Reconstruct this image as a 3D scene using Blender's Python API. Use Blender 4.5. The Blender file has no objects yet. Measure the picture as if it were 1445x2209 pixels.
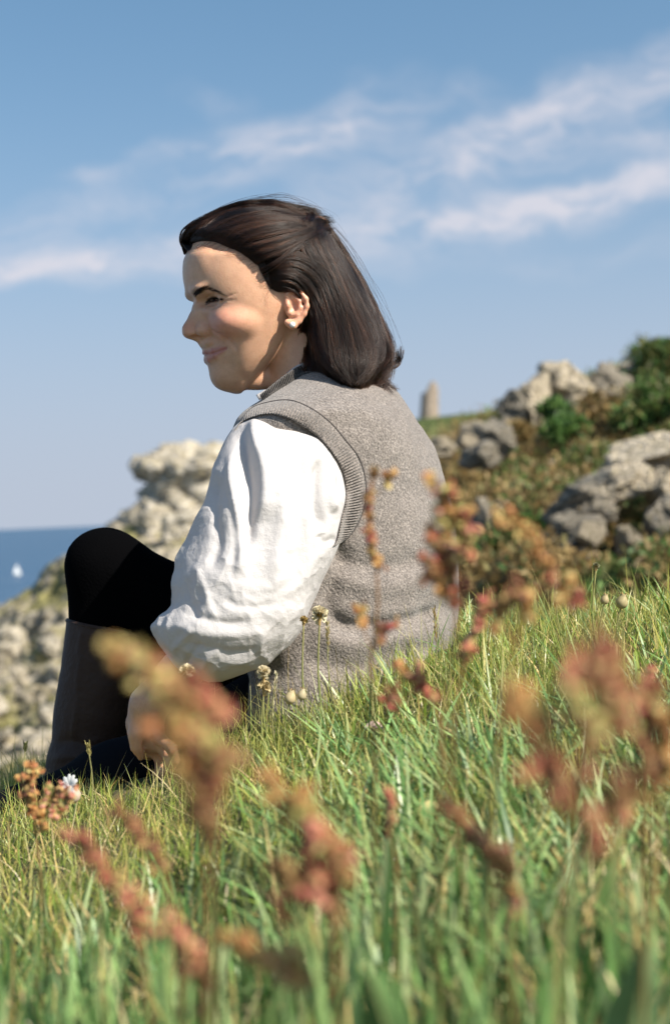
import bpy, math, random
import numpy as np
from mathutils import Vector, Matrix
from mathutils.bvhtree import BVHTree

random.seed(7)
RNG = np.random.default_rng(7)
scene = bpy.context.scene
COL = scene.collection

# ------------------------------------------------------------------ camera
F = 50.0 / 36.0 * 2209.0          # focal length in photograph pixels
CU, CV = 722.5, 1104.5
ROLL = math.radians(-2.4)
PITCH = math.radians(0.12)
cam_data = bpy.data.cameras.new("camera")
cam_data.sensor_fit = 'VERTICAL'
cam_data.sensor_height = 36.0
cam_data.sensor_width = 24.0
cam_data.lens = 50.0
cam_data.clip_start = 0.02
cam_data.clip_end = 60000.0
cam_data.dof.use_dof = True
cam_data.dof.focus_distance = 1.66
cam_data.dof.aperture_fstop = 5.0
cam_data.dof.aperture_blades = 0
cam = bpy.data.objects.new("camera", cam_data)
COL.objects.link(cam)
CAM_M = Matrix.Rotation(math.pi / 2 + PITCH, 4, 'X') @ Matrix.Rotation(ROLL, 4, 'Z')
cam.matrix_world = CAM_M
scene.camera = cam
R3 = np.array(CAM_M.to_3x3())      # camera axes -> world

# ------------------------------------------------------------------ light
SUN_DIR = np.array([0.62, -0.445, 0.645]); SUN_DIR /= np.linalg.norm(SUN_DIR)
SUN_EL = math.asin(SUN_DIR[2])
SUN_AZ = math.atan2(SUN_DIR[0], SUN_DIR[1])     # from +Y towards +X
sun_data = bpy.data.lights.new("sun", 'SUN')
sun_data.energy = 5.0
sun_data.angle = math.radians(0.55)
sun_data.color = (1.0, 0.93, 0.82)
sun = bpy.data.objects.new("sun", sun_data)
COL.objects.link(sun)
sun.rotation_mode = 'QUATERNION'
sun.rotation_quaternion = Vector(SUN_DIR).to_track_quat('Z', 'Y')
sun.location = (3, -2, 4)

world = bpy.data.worlds.new("World")
scene.world = world
world.use_nodes = True
wn, wl = world.node_tree.nodes, world.node_tree.links
wn.clear()
w_out = wn.new('ShaderNodeOutputWorld')
w_bg = wn.new('ShaderNodeBackground')
w_sky = wn.new('ShaderNodeTexSky')
w_sky.sky_type = 'NISHITA'
w_sky.sun_disc = False
w_sky.sun_elevation = SUN_EL
w_sky.sun_rotation = SUN_AZ
w_sky.altitude = 0.0
w_sky.air_density = 1.0
w_sky.dust_density = 0.8
w_sky.ozone_density = 1.6
w_bg.inputs['Strength'].default_value = 0.079
wl.new(w_bg.outputs[0], w_out.inputs[0])

def wmath(op, a, b=None, c=None, clamp=False):
    n = wn.new('ShaderNodeMath'); n.operation = op; n.use_clamp = clamp
    for i, x in enumerate((a, b, c)):
        if x is None: continue
        if isinstance(x, (int, float)): n.inputs[i].default_value = x
        else: wl.new(x, n.inputs[i])
    return n.outputs[0]

# thin cirrus: long soft wisps laid out over the sky dome by direction
w_co = wn.new('ShaderNodeTexCoord')
w_sep = wn.new('ShaderNodeSeparateXYZ'); wl.new(w_co.outputs['Generated'], w_sep.inputs[0])
ydir = wmath('ADD', wmath('ABSOLUTE', w_sep.outputs[1]), 0.08)
az = wmath('DIVIDE', w_sep.outputs[0], ydir)
el = wmath('DIVIDE', w_sep.outputs[2], ydir)
w_comb = wn.new('ShaderNodeCombineXYZ')
wl.new(az, w_comb.inputs[0]); wl.new(el, w_comb.inputs[1])
warp = wn.new('ShaderNodeTexNoise'); warp.inputs['Scale'].default_value = 11.0
warp.inputs['Detail'].default_value = 6.0
wl.new(w_comb.outputs[0], warp.inputs['Vector'])
wsub = wn.new('ShaderNodeVectorMath'); wsub.operation = 'SUBTRACT'
wl.new(warp.outputs['Color'], wsub.inputs[0]); wsub.inputs[1].default_value = (0.5, 0.5, 0.5)
wsc = wn.new('ShaderNodeVectorMath'); wsc.operation = 'MULTIPLY'
wl.new(wsub.outputs[0], wsc.inputs[0]); wsc.inputs[1].default_value = (0.12, 0.06, 0.0)
wadd = wn.new('ShaderNodeVectorMath'); wadd.operation = 'ADD'
wl.new(w_comb.outputs[0], wadd.inputs[0]); wl.new(wsc.outputs[0], wadd.inputs[1])
CLOUDS = [  # u, v, half length, half height, slope degrees, density
    (330, 545, 380, 70, 4, .62), (60, 585, 300, 48, 4, .60), (230, 440, 230, 50, 8, .34), (40, 500, 160, 40, 4, .28),
    (440, 318, 130, 26, 3, .45), (640, 290, 230, 74, 14, .66), (800, 230, 150, 70, 28, .34), (560, 350, 180, 40, 8, .34),
    (1000, 320, 270, 80, 16, .50), (930, 380, 190, 56, 12, .42), (760, 440, 170, 84, 10, .50), (700, 520, 260, 60, 4, .26),
    (1190, 430, 380, 60, 8, .60), (1010, 470, 240, 40, 4, .46), (1330, 400, 300, 50, 12, .48),
    (1310, 215, 300, 62, 9, .66), (1390, 120, 170, 60, 34, .40), (1430, 310, 160, 40, 8, .55), (1230, 300, 240, 50, 6, .30),
    (850, 530, 300, 60, 6, .32), (250, 372, 150, 26, 8, .34), (1150, 250, 200, 60, 14, .22),
    (460, 200, 80, 40, -30, .20), (1000, 190, 140, 44, 18, .22), (500, 400, 150, 34, 2, .30), (1250, 560, 300, 40, 4, .16),
    (-300, 480, 300, 60, 6, .5), (1900, 300, 400, 60, 8, .6), (1750, 480, 300, 40, 4, .5),
    (700, -420, 500, 60, 10, .45), (1500, -300, 420, 70, 16, .45), (-200, -250, 380, 60, 8, .45),
]
acc = None
for (u, v, ru, rv, ang, dens) in CLOUDS:
    xa, ya = (u - CU) / F, -(v - CV) / F
    d = R3 @ np.array([xa, ya, -1.0])
    mp = wn.new('ShaderNodeMapping'); mp.vector_type = 'TEXTURE'
    mp.inputs['Location'].default_value = (d[0] / (d[1] + .08), d[2] / (d[1] + .08), 0)
    mp.inputs['Rotation'].default_value = (0, 0, math.radians(ang * .6))
    mp.inputs['Scale'].default_value = (ru / F, rv / F, 1)
    wl.new(wadd.outputs[0], mp.inputs['Vector'])
    ln = wn.new('ShaderNodeVectorMath'); ln.operation = 'LENGTH'
    wl.new(mp.outputs[0], ln.inputs[0])
    mr = wn.new('ShaderNodeMapRange'); mr.interpolation_type = 'SMOOTHERSTEP'
    mr.inputs['From Min'].default_value = 1.35; mr.inputs['From Max'].default_value = 0.0
    mr.inputs['To Min'].default_value = 0.0; mr.inputs['To Max'].default_value = dens
    wl.new(ln.outputs['Value'], mr.inputs['Value'])
    acc = mr.outputs[0] if acc is None else wmath('ADD', acc, mr.outputs[0])
# the whole sky is looked up a little above the horizon line: clear sea air without the yellow band
zup = wmath('ADD', wmath('MULTIPLY', wmath('ABSOLUTE', w_sep.outputs[2]), 0.80), 0.17)
w_dir = wn.new('ShaderNodeCombineXYZ')
wl.new(w_sep.outputs[0], w_dir.inputs[0]); wl.new(w_sep.outputs[1], w_dir.inputs[1]); wl.new(zup, w_dir.inputs[2])
w_nrm = wn.new('ShaderNodeVectorMath'); w_nrm.operation = 'NORMALIZE'
wl.new(w_dir.outputs[0], w_nrm.inputs[0]); wl.new(w_nrm.outputs[0], w_sky.inputs['Vector'])
fib = wn.new('ShaderNodeTexNoise'); fib.inputs['Scale'].default_value = 1.0
fib.inputs['Detail'].default_value = 9.0; fib.inputs['Roughness'].default_value = 0.66
fmap = wn.new('ShaderNodeMapping')
fmap.inputs['Rotation'].default_value = (0, 0, math.radians(-5))
fmap.inputs['Scale'].default_value = (15.0, 36.0, 1.0)
wl.new(wadd.outputs[0], fmap.inputs['Vector']); wl.new(fmap.outputs[0], fib.inputs['Vector'])
fr = wn.new('ShaderNodeMapRange')
fr.inputs['From Min'].default_value = 0.36; fr.inputs['From Max'].default_value = 0.66
fr.inputs['To Min'].default_value = 0.16; fr.inputs['To Max'].default_value = 1.45
wl.new(fib.outputs['Fac'], fr.inputs['Value'])
cov = wmath('MULTIPLY', acc, fr.outputs[0])
cov = wmath('MULTIPLY', cov, 0.80)
cov = wmath('MINIMUM', cov, 0.82)
up = wn.new('ShaderNodeMapRange'); up.inputs['From Min'].default_value = 0.0; up.inputs['From Max'].default_value = 0.05
wl.new(w_sep.outputs[2], up.inputs['Value'])
cov = wmath('MULTIPLY', cov, up.outputs[0])
w_mix = wn.new('ShaderNodeMix'); w_mix.data_type = 'RGBA'
wl.new(cov, w_mix.inputs['Factor'])
w_tint = wn.new('ShaderNodeMix'); w_tint.data_type = 'RGBA'; w_tint.blend_type = 'MULTIPLY'; w_tint.inputs['Factor'].default_value = 1.0
wl.new(w_sky.outputs[0], w_tint.inputs[6]); w_tint.inputs[7].default_value = (.96, 1.18, 1.15, 1)
# pale sea haze low in the sky, the same all round the horizon
hz = wmath('POWER', 2.71828, wmath('MULTIPLY', wmath('POWER', wmath('DIVIDE', wmath('ABSOLUTE', w_sep.outputs[2]), 0.19), 2.0), -1.0))
w_haze = wn.new('ShaderNodeMix'); w_haze.data_type = 'RGBA'
wl.new(hz, w_haze.inputs['Factor']); wl.new(w_tint.outputs[2], w_haze.inputs[6]); w_haze.inputs[7].default_value = (3.55, 4.0, 4.8, 1)
wl.new(w_haze.outputs[2], w_mix.inputs[6])
w_mix.inputs[7].default_value = (5.5, 5.35, 5.8, 1)
wl.new(w_mix.outputs[2], w_bg.inputs['Color'])

scene.view_settings.view_transform = 'Standard'
scene.view_settings.look = 'None'
scene.view_settings.gamma = 1.0
scene.view_settings.use_curve_mapping = False
scene.view_settings.exposure = 0.82
scene.cycles.use_denoising = True
scene.cycles.max_bounces = 6
scene.cycles.transparent_max_bounces = 6

# ------------------------------------------------------------------ helpers
def Wd(p):
    """level frame of the camera (x right, y away, z up in the picture) -> world"""
    p = np.asarray(p, float)
    return np.stack([p[..., 0], p[..., 2], -p[..., 1]], -1) @ R3.T

def P(u, v, d):
    u, v, d = np.broadcast_arrays(np.asarray(u, float), np.asarray(v, float), np.asarray(d, float))
    return Wd(np.stack([(u - CU) / F * d, d, -(v - CV) / F * d], -1))

def pix(pw):
    """world point(s) -> photograph pixel and depth"""
    c = np.asarray(pw, float) @ R3
    d = -c[..., 2]
    return c[..., 0] / d * F + CU, -c[..., 1] / d * F + CV, d

_perm = np.random.default_rng(3).permutation(256)
_perm = np.concatenate([_perm, _perm, _perm])
_grad = np.random.default_rng(4).normal(size=(256, 3)); _grad /= np.linalg.norm(_grad, axis=1)[:, None]
def noise3(p):
    p = np.asarray(p, float)
    i = np.floor(p).astype(int); f = p - i; i &= 255
    w = f * f * f * (f * (f * 6 - 15) + 10)
    out = 0
    for dx in (0, 1):
        for dy in (0, 1):
            for dz in (0, 1):
                h = _perm[_perm[_perm[(i[..., 0] + dx) & 255] + ((i[..., 1] + dy) & 255)] + ((i[..., 2] + dz) & 255)]
                g = _grad[h]
                dot = g[..., 0] * (f[..., 0] - dx) + g[..., 1] * (f[..., 1] - dy) + g[..., 2] * (f[..., 2] - dz)
                wt = (w[..., 0] if dx else 1 - w[..., 0]) * (w[..., 1] if dy else 1 - w[..., 1]) * (w[..., 2] if dz else 1 - w[..., 2])
                out = out + dot * wt
    return out * 1.6

def fbm(p, octv=4, gain=.5, ridged=False):
    p = np.asarray(p, float); a, s, o = 1.0, 0.0, 0.0
    for k in range(octv):
        n = noise3(p * (2.03 ** k) + 17.3 * k)
        if ridged: n = 1 - 2 * np.abs(n)
        o = o + a * n; s += a; a *= gain
    return o / s

def smooth_interp(x, xp, fp):
    """monotone-ish cubic through control points"""
    xp = np.asarray(xp, float); fp = np.asarray(fp, float); x = np.asarray(x, float)
    h = np.diff(xp); dlt = np.diff(fp) / h
    m = np.zeros_like(fp); m[0] = dlt[0]; m[-1] = dlt[-1]
    for k in range(1, len(fp) - 1):
        if dlt[k - 1] * dlt[k] > 0:
            w1, w2 = 2 * h[k] + h[k - 1], h[k] + 2 * h[k - 1]
            m[k] = (w1 + w2) / (w1 / dlt[k - 1] + w2 / dlt[k])
    i = np.clip(np.searchsorted(xp, x) - 1, 0, len(xp) - 2)
    t = np.clip((x - xp[i]) / h[i], 0, 1)
    return ((2*t**3 - 3*t**2 + 1) * fp[i] + (t**3 - 2*t**2 + t) * h[i] * m[i] + (-2*t**3 + 3*t**2) * fp[i+1] + (t**3 - t**2) * h[i] * m[i+1])

def new_mesh(name, verts, faces, smooth=True):
    """verts (n,3); faces (m,3|4) array or list of index lists"""
    me = bpy.data.meshes.new(name)
    verts = np.asarray(verts, np.float32)
    if isinstance(faces, np.ndarray):
        k = faces.shape[1]; m = len(faces)
        me.vertices.add(len(verts)); me.vertices.foreach_set('co', verts.ravel())
        me.loops.add(m * k); me.loops.foreach_set('vertex_index', faces.astype(np.int32).ravel())
        me.polygons.add(m); me.polygons.foreach_set('loop_start', np.arange(0, m * k, k, dtype=np.int32))
        me.update(calc_edges=True); me.validate()
    else:
        me.from_pydata(verts.tolist(), [], faces); me.update()
    if smooth: me.polygons.foreach_set('use_smooth', np.ones(len(me.polygons), bool))
    return me

def link(name, me, mat=None, parent=None, label=None, cat=None, group=None, kind=None):
    o = bpy.data.objects.new(name, me)
    COL.objects.link(o)
    if mat is not None and me is not None and len(me.materials) == 0: me.materials.append(mat)
    if parent is not None: o.parent = parent
    tag(o, label, cat, group, kind)
    return o

def tag(o, label=None, cat=None, group=None, kind=None):
    if label: o['label'] = label
    if cat: o['category'] = cat
    if group: o['group'] = group
    if kind: o['kind'] = kind

def empty(name, loc, label, cat, group=None):
    o = bpy.data.objects.new(name, None); COL.objects.link(o)
    o.empty_display_size = .05
    tag(o, label, cat, group)
    o['_base'] = [float(c) for c in loc]
    return o

def set_base(root):
    """put the Empty at the thing's base, parts keep their places"""
    loc = Vector(root['_base']); del root['_base']
    root.location = loc
    for c in root.children: c.matrix_parent_inverse = Matrix.Translation(-loc)

def col_attr(me, cols, name='tint'):
    a = me.attributes.new(name, 'FLOAT_COLOR', 'POINT')
    c = np.ones((len(me.vertices), 4), np.float32); c[:, :3] = cols
    a.data.foreach_set('color', c.ravel())

def grid_faces(nr, nc, wrap=False):
    i, j = np.meshgrid(np.arange(nr - 1), np.arange(nc if wrap else nc - 1), indexing='ij')
    j2 = (j + 1) % nc
    return np.stack([i * nc + j, i * nc + j2, (i + 1) * nc + j2, (i + 1) * nc + j], -1).reshape(-1, 4)

def grid_normals(X):
    """X (nr,nc,3), wrapped in the second axis"""
    du = np.roll(X, -1, 1) - np.roll(X, 1, 1)
    dv = np.gradient(X, axis=0)
    n = np.cross(du, dv); n /= np.linalg.norm(n, axis=-1, keepdims=True) + 1e-12
    return n

def tube(path, radii, sides=6, cap=True):
    path = np.asarray(path, float); n = len(path); radii = np.broadcast_to(np.asarray(radii, float), (n,))
    t = np.gradient(path, axis=0); t /= np.linalg.norm(t, axis=1)[:, None] + 1e-12
    ref = np.array([0.31, 0.2, 0.93]); a = np.cross(t, ref); a /= np.linalg.norm(a, axis=1)[:, None] + 1e-9
    b = np.cross(t, a)
    th = np.linspace(0, 2 * np.pi, sides, endpoint=False)
    V = path[:, None] + radii[:, None, None] * (np.cos(th)[None, :, None] * a[:, None] + np.sin(th)[None, :, None] * b[:, None])
    Fq = [list(f) for f in grid_faces(n, sides, True)]
    if cap:
        Fq.append(list(range(sides))[::-1]); Fq.append([(n - 1) * sides + k for k in range(sides)])
    return V.reshape(-1, 3), Fq

class Acc:
    def __init__(s): s.v = []; s.f = []; s.c = []; s.n = 0
    def add(s, v, f, c=None):
        s.v.append(np.asarray(v, float)); s.f += [[i + s.n for i in q] for q in f]; s.n += len(v)
        if c is not None: s.c.append(np.broadcast_to(np.asarray(c, float), (len(v), 3)))
    def mesh(s, name, smooth=True):
        me = new_mesh(name, np.concatenate(s.v), s.f, smooth)
        if s.c: col_attr(me, np.concatenate(s.c))
        return me

def spline(pts, n):
    pts = np.asarray(pts, float)
    d = np.r_[0, np.cumsum(np.linalg.norm(np.diff(pts, axis=0), axis=1))]; d /= d[-1]
    t = np.linspace(0, 1, n)
    # Catmull-Rom
    m = np.gradient(pts, d, axis=0) if len(pts) > 2 else np.repeat((pts[1] - pts[0])[None], 2, 0)
    i = np.clip(np.searchsorted(d, t, side='right') - 1, 0, len(pts) - 2)
    h = (d[i + 1] - d[i])[:, None]; s = ((t - d[i]) / (d[i + 1] - d[i]))[:, None]
    return (2*s**3 - 3*s**2 + 1) * pts[i] + (s**3 - 2*s**2 + s) * h * m[i] + (-2*s**3 + 3*s**2) * pts[i+1] + (s**3 - s**2) * h * m[i+1]

def surface_nets(fun, lo, hi, vox):
    """iso-surface of fun(points)->values on a box; evaluated only near the surface"""
    lo = np.asarray(lo, float); B = 6
    nb = np.ceil((np.asarray(hi, float) - lo) / (vox * B)).astype(int)
    n = nb * B + 1
    cx = [lo[k] + (np.arange(nb[k]) + .5) * vox * B for k in range(3)]
    C = np.stack(np.meshgrid(*cx, indexing='ij'), -1)
    fc = fun(C.reshape(-1, 3)).reshape(nb)
    near = np.abs(fc) < vox * B * 1.7
    f = np.full(n, 1.0, np.float32)
    # fill far blocks by sign
    s = np.repeat(np.repeat(np.repeat(np.where(fc < 0, -1e3, 1e3), B, 0), B, 1), B, 2)
    f[:-1, :-1, :-1] = s; f[-1] = 1e3; f[:, -1] = 1e3; f[:, :, -1] = 1e3
    m = np.zeros(n, bool)
    mm = np.repeat(np.repeat(np.repeat(near, B, 0), B, 1), B, 2)
    for dx in (0, 1):
        for dy in (0, 1):
            for dz in (0, 1):
                m[dx:n[0] - 1 + dx, dy:n[1] - 1 + dy, dz:n[2] - 1 + dz] |= mm
    idx = np.argwhere(m)
    pts = lo + idx * vox
    vals = np.empty(len(pts), np.float32)
    for k in range(0, len(pts), 400000): vals[k:k + 400000] = fun(pts[k:k + 400000])
    f[m] = vals
    ins = f < 0
    c = sum(ins[dx:n[0]-1+dx, dy:n[1]-1+dy, dz:n[2]-1+dz].astype(np.int8) for dx in (0,1) for dy in (0,1) for dz in (0,1))
    act = np.argwhere((c > 0) & (c < 8))
    vid = np.full(n, -1, np.int32); vid[act[:, 0], act[:, 1], act[:, 2]] = np.arange(len(act))
    corners = [(0,0,0),(1,0,0),(0,1,0),(1,1,0),(0,0,1),(1,0,1),(0,1,1),(1,1,1)]
    fv = np.stack([f[act[:,0]+a, act[:,1]+b, act[:,2]+d] for a, b, d in corners], 1)
    pos = np.zeros((len(act), 3)); cnt = np.zeros(len(act))
    for a in range(8):
        for b in range(a + 1, 8):
            ca, cb = np.array(corners[a]), np.array(corners[b])
            if np.abs(ca - cb).sum() != 1: continue
            x = (fv[:, a] < 0) != (fv[:, b] < 0)
            t = np.clip(fv[:, a] / (fv[:, a] - fv[:, b] + 1e-20), 0, 1)
            pos += np.where(x[:, None], ca + t[:, None] * (cb - ca), 0); cnt += x
    V = lo + (act + pos / cnt[:, None]) * vox
    Q = []
    for ax in range(3):
        e = np.zeros(3, int); e[ax] = 1
        A = ins[:n[0]-e[0], :n[1]-e[1], :n[2]-e[2]]; Bb = ins[e[0]:, e[1]:, e[2]:]
        x = np.argwhere(A != Bb)
        o1, o2 = [(1, 2), (2, 0), (0, 1)][ax]
        ok = (x[:, o1] > 0) & (x[:, o2] > 0); x = x[ok]
        d1 = np.zeros(3, int); d1[o1] = 1; d2 = np.zeros(3, int); d2[o2] = 1
        q = np.stack([vid[tuple((x - d1 - d2).T)], vid[tuple((x - d2).T)], vid[tuple(x.T)], vid[tuple((x - d1).T)]], 1)
        flip = ~A[tuple(x.T)]
        q[flip] = q[flip][:, ::-1]
        Q.append(q[(q >= 0).all(1)])
    Q = np.concatenate(Q)
    return V, Q

def relax(V, Q, it=2, w=.5):
    n = len(V)
    e = np.concatenate([Q[:, [0, 1]], Q[:, [1, 2]], Q[:, [2, 3]], Q[:, [3, 0]]])
    for _ in range(it):
        s = np.zeros_like(V); c = np.zeros(n)
        for a, b in ((0, 1), (1, 0)):
            for k in range(3): s[:, k] += np.bincount(e[:, a], V[e[:, b], k], n)
            c += np.bincount(e[:, a], minlength=n)
        V = V * (1 - w) + w * s / np.maximum(c, 1)[:, None]
    return V

# distance fields
def smin(a, b, k):
    h = np.clip(.5 + .5 * (b - a) / k, 0, 1)
    return b + (a - b) * h - k * h * (1 - h)
def smax(a, b, k): return -smin(-a, -b, k)
def ell(p, c, r):
    q = (p - np.asarray(c, float)) / np.asarray(r, float)
    k0 = np.sqrt((q * q).sum(-1)); q2 = q / np.asarray(r, float)
    k1 = np.sqrt((q2 * q2).sum(-1)) + 1e-9
    return k0 * (k0 - 1) / k1
def cone(p, a, b, ra, rb):
    a = np.asarray(a, float); b = np.asarray(b, float); ab = b - a
    t = np.clip(((p - a) @ ab) / (ab @ ab), 0, 1)
    return np.linalg.norm(p - a - t[:, None] * ab, axis=-1) - (ra + (rb - ra) * t)
def chain(p, pts, k=3):
    d = None
    for (a, b) in zip(pts[:-1], pts[1:]):
        x = cone(p, a[:3], b[:3], a[3], b[3])
        d = x if d is None else smin(d, x, k)
    return d

# ------------------------------------------------------------------ materials
def mat(name):
    m = bpy.data.materials.new(name); m.use_nodes = True
    return m, m.node_tree.nodes, m.node_tree.links, m.node_tree.nodes['Principled BSDF']
def node(nt, typ, **kw):
    n = nt.new(typ)
    for k, v in kw.items():
        if k in n.inputs: n.inputs[k].default_value = v
        else: setattr(n, k, v)
    return n
def ramp(nt, stops, interp='LINEAR'):
    r = nt.new('ShaderNodeValToRGB'); r.color_ramp.interpolation = interp
    e = r.color_ramp.elements
    while len(e) > 1: e.remove(e[-1])
    e[0].position = stops[0][0]; e[0].color = (*stops[0][1], 1)
    for p_, c_ in stops[1:]:
        x = e.new(p_); x.color = (*c_, 1)
    return r
def bump(m, n, l, b, scale, dist, detail=4, tex='ShaderNodeTexNoise', strength=1.0, coord=None):
    t = node(n, tex)
    t.inputs['Scale'].default_value = scale
    if 'Detail' in t.inputs: t.inputs['Detail'].default_value = detail
    if coord is not None: l.new(coord, t.inputs['Vector'])
    bp = node(n, 'ShaderNodeBump', Strength=strength, Distance=dist)
    l.new(t.outputs[0], bp.inputs['Height'])
    if b.inputs['Normal'].is_linked:
        l.new(b.inputs['Normal'].links[0].from_socket, bp.inputs['Normal'])
    l.new(bp.outputs[0], b.inputs['Normal'])
    return t
def objco(n): return node(n, 'ShaderNodeTexCoord').outputs['Object']
# ================================================================== PERSON
# ---- materials
def mat_skin():
    m, n, l, b = mat('skin')
    at = node(n, 'ShaderNodeAttribute', attribute_name='tint')
    co = objco(n)
    no = node(n, 'ShaderNodeTexNoise', Scale=90.0, Detail=5.0); l.new(co, no.inputs['Vector'])
    r = ramp(n, [(.3, (.92, .87, .84)), (.7, (1.05, 1.04, 1.03))]); l.new(no.outputs[0], r.inputs[0])
    mx = node(n, 'ShaderNodeMix', data_type='RGBA', blend_type='MULTIPLY'); mx.inputs['Factor'].default_value = 1
    l.new(at.outputs['Color'], mx.inputs[6]); l.new(r.outputs[0], mx.inputs[7])
    fn_ = node(n, 'ShaderNodeTexNoise', Scale=420.0, Detail=3.0, Roughness=.7); l.new(co, fn_.inputs['Vector'])
    r9 = ramp(n, [(.34, (.80, .70, .66)), (.5, (1, 1, 1)), (.75, (1.05, 1.06, 1.06))]); l.new(fn_.outputs[0], r9.inputs[0])
    m9 = node(n, 'ShaderNodeMix', data_type='RGBA', blend_type='MULTIPLY'); m9.inputs['Factor'].default_value = .3
    l.new(mx.outputs[2], m9.inputs[6]); l.new(r9.outputs[0], m9.inputs[7])
    l.new(m9.outputs[2], b.inputs['Base Color'])
    b.inputs['Roughness'].default_value = .45
    b.inputs['Specular IOR Level'].default_value = .42
    b.inputs['Subsurface Weight'].default_value = .35
    b.inputs['Subsurface Radius'].default_value = (1.0, .35, .2)
    b.inputs['Subsurface Scale'].default_value = .006
    bump(m, n, l, b, 520, .00022, 3, coord=co)
    return m
def mat_hair(dark=(.012, .0075, .005)):
    m = bpy.data.materials.new('hair_strand'); m.use_nodes = True
    n, l = m.node_tree.nodes, m.node_tree.links; n.clear()
    o = n.new('ShaderNodeOutputMaterial'); h = n.new('ShaderNodeBsdfHairPrincipled')
    h.parametrization = 'COLOR'
    at = n.new('ShaderNodeAttribute'); at.attribute_name = 'shade'
    vm = n.new('ShaderNodeVectorMath'); vm.operation = 'SCALE'; vm.inputs[0].default_value = (.0078, .0035, .0021)
    l.new(at.outputs['Fac'], vm.inputs['Scale']); l.new(vm.outputs[0], h.inputs['Color'])
    h.inputs['Roughness'].default_value = .27
    h.inputs['IOR'].default_value = 1.36
    h.inputs['Radial Roughness'].default_value = .35
    if 'Random Roughness' in h.inputs: h.inputs['Random Roughness'].default_value = .25
    if 'Random Color' in h.inputs: h.inputs['Random Color'].default_value = .3
    l.new(h.outputs[0], o.inputs[0])
    return m
def mat_simple(name, col, rough=.6, spec=.5, sheen=0):
    m, n, l, b = mat(name)
    b.inputs['Base Color'].default_value = (*col, 1); b.inputs['Roughness'].default_value = rough
    b.inputs['Specular IOR Level'].default_value = spec
    if sheen: b.inputs['Sheen Weight'].default_value = sheen
    return m, n, l, b
def mat_knit(name='grey_knit', k=1.0):
    m, n, l, b = mat(name)
    co = objco(n)
    a = node(n, 'ShaderNodeTexNoise', Scale=420.0, Detail=3.0, Roughness=.7); l.new(co, a.inputs['Vector'])
    c = node(n, 'ShaderNodeTexNoise', Scale=60.0, Detail=4.0); l.new(co, c.inputs['Vector'])
    r = ramp(n, [(.30, (.060 * k, .051 * k, .045 * k)), (.5, (.172 * k, .146 * k, .129 * k)), (.72, (.33 * k, .285 * k, .253 * k))])
    l.new(a.outputs[0], r.inputs[0])
    r2 = ramp(n, [(.3, (.86, .86, .86)), (.7, (1.08, 1.08, 1.08))]); l.new(c.outputs[0], r2.inputs[0])
    mx = node(n, 'ShaderNodeMix', data_type='RGBA', blend_type='MULTIPLY'); mx.inputs['Factor'].default_value = 1
    l.new(r.outputs[0], mx.inputs[6]); l.new(r2.outputs[0], mx.inputs[7])
    l.new(mx.outputs[2], b.inputs['Base Color'])
    b.inputs['Roughness'].default_value = .95
    b.inputs['Specular IOR Level'].default_value = .15
    b.inputs['Sheen Weight'].default_value = .25
    b.inputs['Sheen Roughness'].default_value = .6
    bump(m, n, l, b, 330, .0022, 3, coord=co)
    return m
def mat_linen():
    m, n, l, b = mat('white_linen')
    co = objco(n)
    b.inputs['Base Color'].default_value = (.63, .60, .59, 1)
    b.inputs['Roughness'].default_value = .85
    b.inputs['Specular IOR Level'].default_value = .2
    bump(m, n, l, b, 700, .0006, 2, coord=co)
    bump(m, n, l, b, 130, .0010, 4, coord=co)
    tr = node(n, 'ShaderNodeBsdfTranslucent'); tr.inputs['Color'].default_value = (.72, .67, .64, 1)
    mx = node(n, 'ShaderNodeMixShader'); mx.inputs[0].default_value = .26
    out = n['Material Output']
    l.new(b.outputs[0], mx.inputs[1]); l.new(tr.outputs[0], mx.inputs[2]); l.new(mx.outputs[0], out.inputs[0])
    return m

M_SKIN = mat_skin(); M_HAIR = mat_hair(); M_KNIT = mat_knit(); M_RIB = mat_knit('grey_rib_knit', .92); M_LINEN = mat_linen()
M_COLLAR = mat_knit('shaded_dark_rib_knit', .28)  # dark rib; shade from head and hair is put into the colour
M_HAIRBASE, _n, _l, _b = mat_simple('hair_underlayer', (.012, .007, .005), .55, .3)
bump(M_HAIRBASE, _n, _l, _b, 160, .004, 5, coord=objco(_n))
M_BROW, *_ = mat_simple('brow_hair', (.026, .017, .012), .6, .2)
M_TROUSER, _n, _l, _b = mat_simple('black_cotton', (.0016, .0016, .0019), 1.0, .02)
bump(M_TROUSER, _n, _l, _b, 300, .001, 3, coord=objco(_n))
M_NAVY, _n, _l, _b = mat_simple('navy_black_cotton', (.0055, .006, .0085), .95, .08)
M_BOOT, _n, _l, _b = mat_simple('brown_leather', (.046, .024, .016), .6, .25)
bump(M_BOOT, _n, _l, _b, 130, .0015, 5, coord=objco(_n))
M_PEARL, _n, _l, _b = mat_simple('pearl', (.86, .84, .78), .16, .6)
M_EYE, _n, _l, _b = mat_simple('eye', (.6, .57, .53), .12, .6)

person = empty('person', P(720, 1560, 1.75), 'person seated on the grass in grey knitted vest and white shirt, looking left', 'person')

# ---- head and neck (local units = photograph pixels at the head's distance)
HD = 1.80; HU = HD / F; PSI = math.radians(15)
HC = P(560, 650, HD)
AX_R, AX_B, AX_U = Wd([1, 0, 0]), Wd([0, 1, 0]), Wd([0, 0, 1])
H_A = -math.cos(PSI) * AX_R - math.sin(PSI) * AX_B     # forward
H_S = math.sin(PSI) * AX_R - math.cos(PSI) * AX_B      # her left, towards the camera
H_M = np.stack([H_A, H_S, AX_U])                       # rows
def h2w(p): return HC + (np.asarray(p, float) * HU) @ H_M
def w2h(p): return ((np.asarray(p, float) - HC) @ H_M.T) / HU

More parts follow.
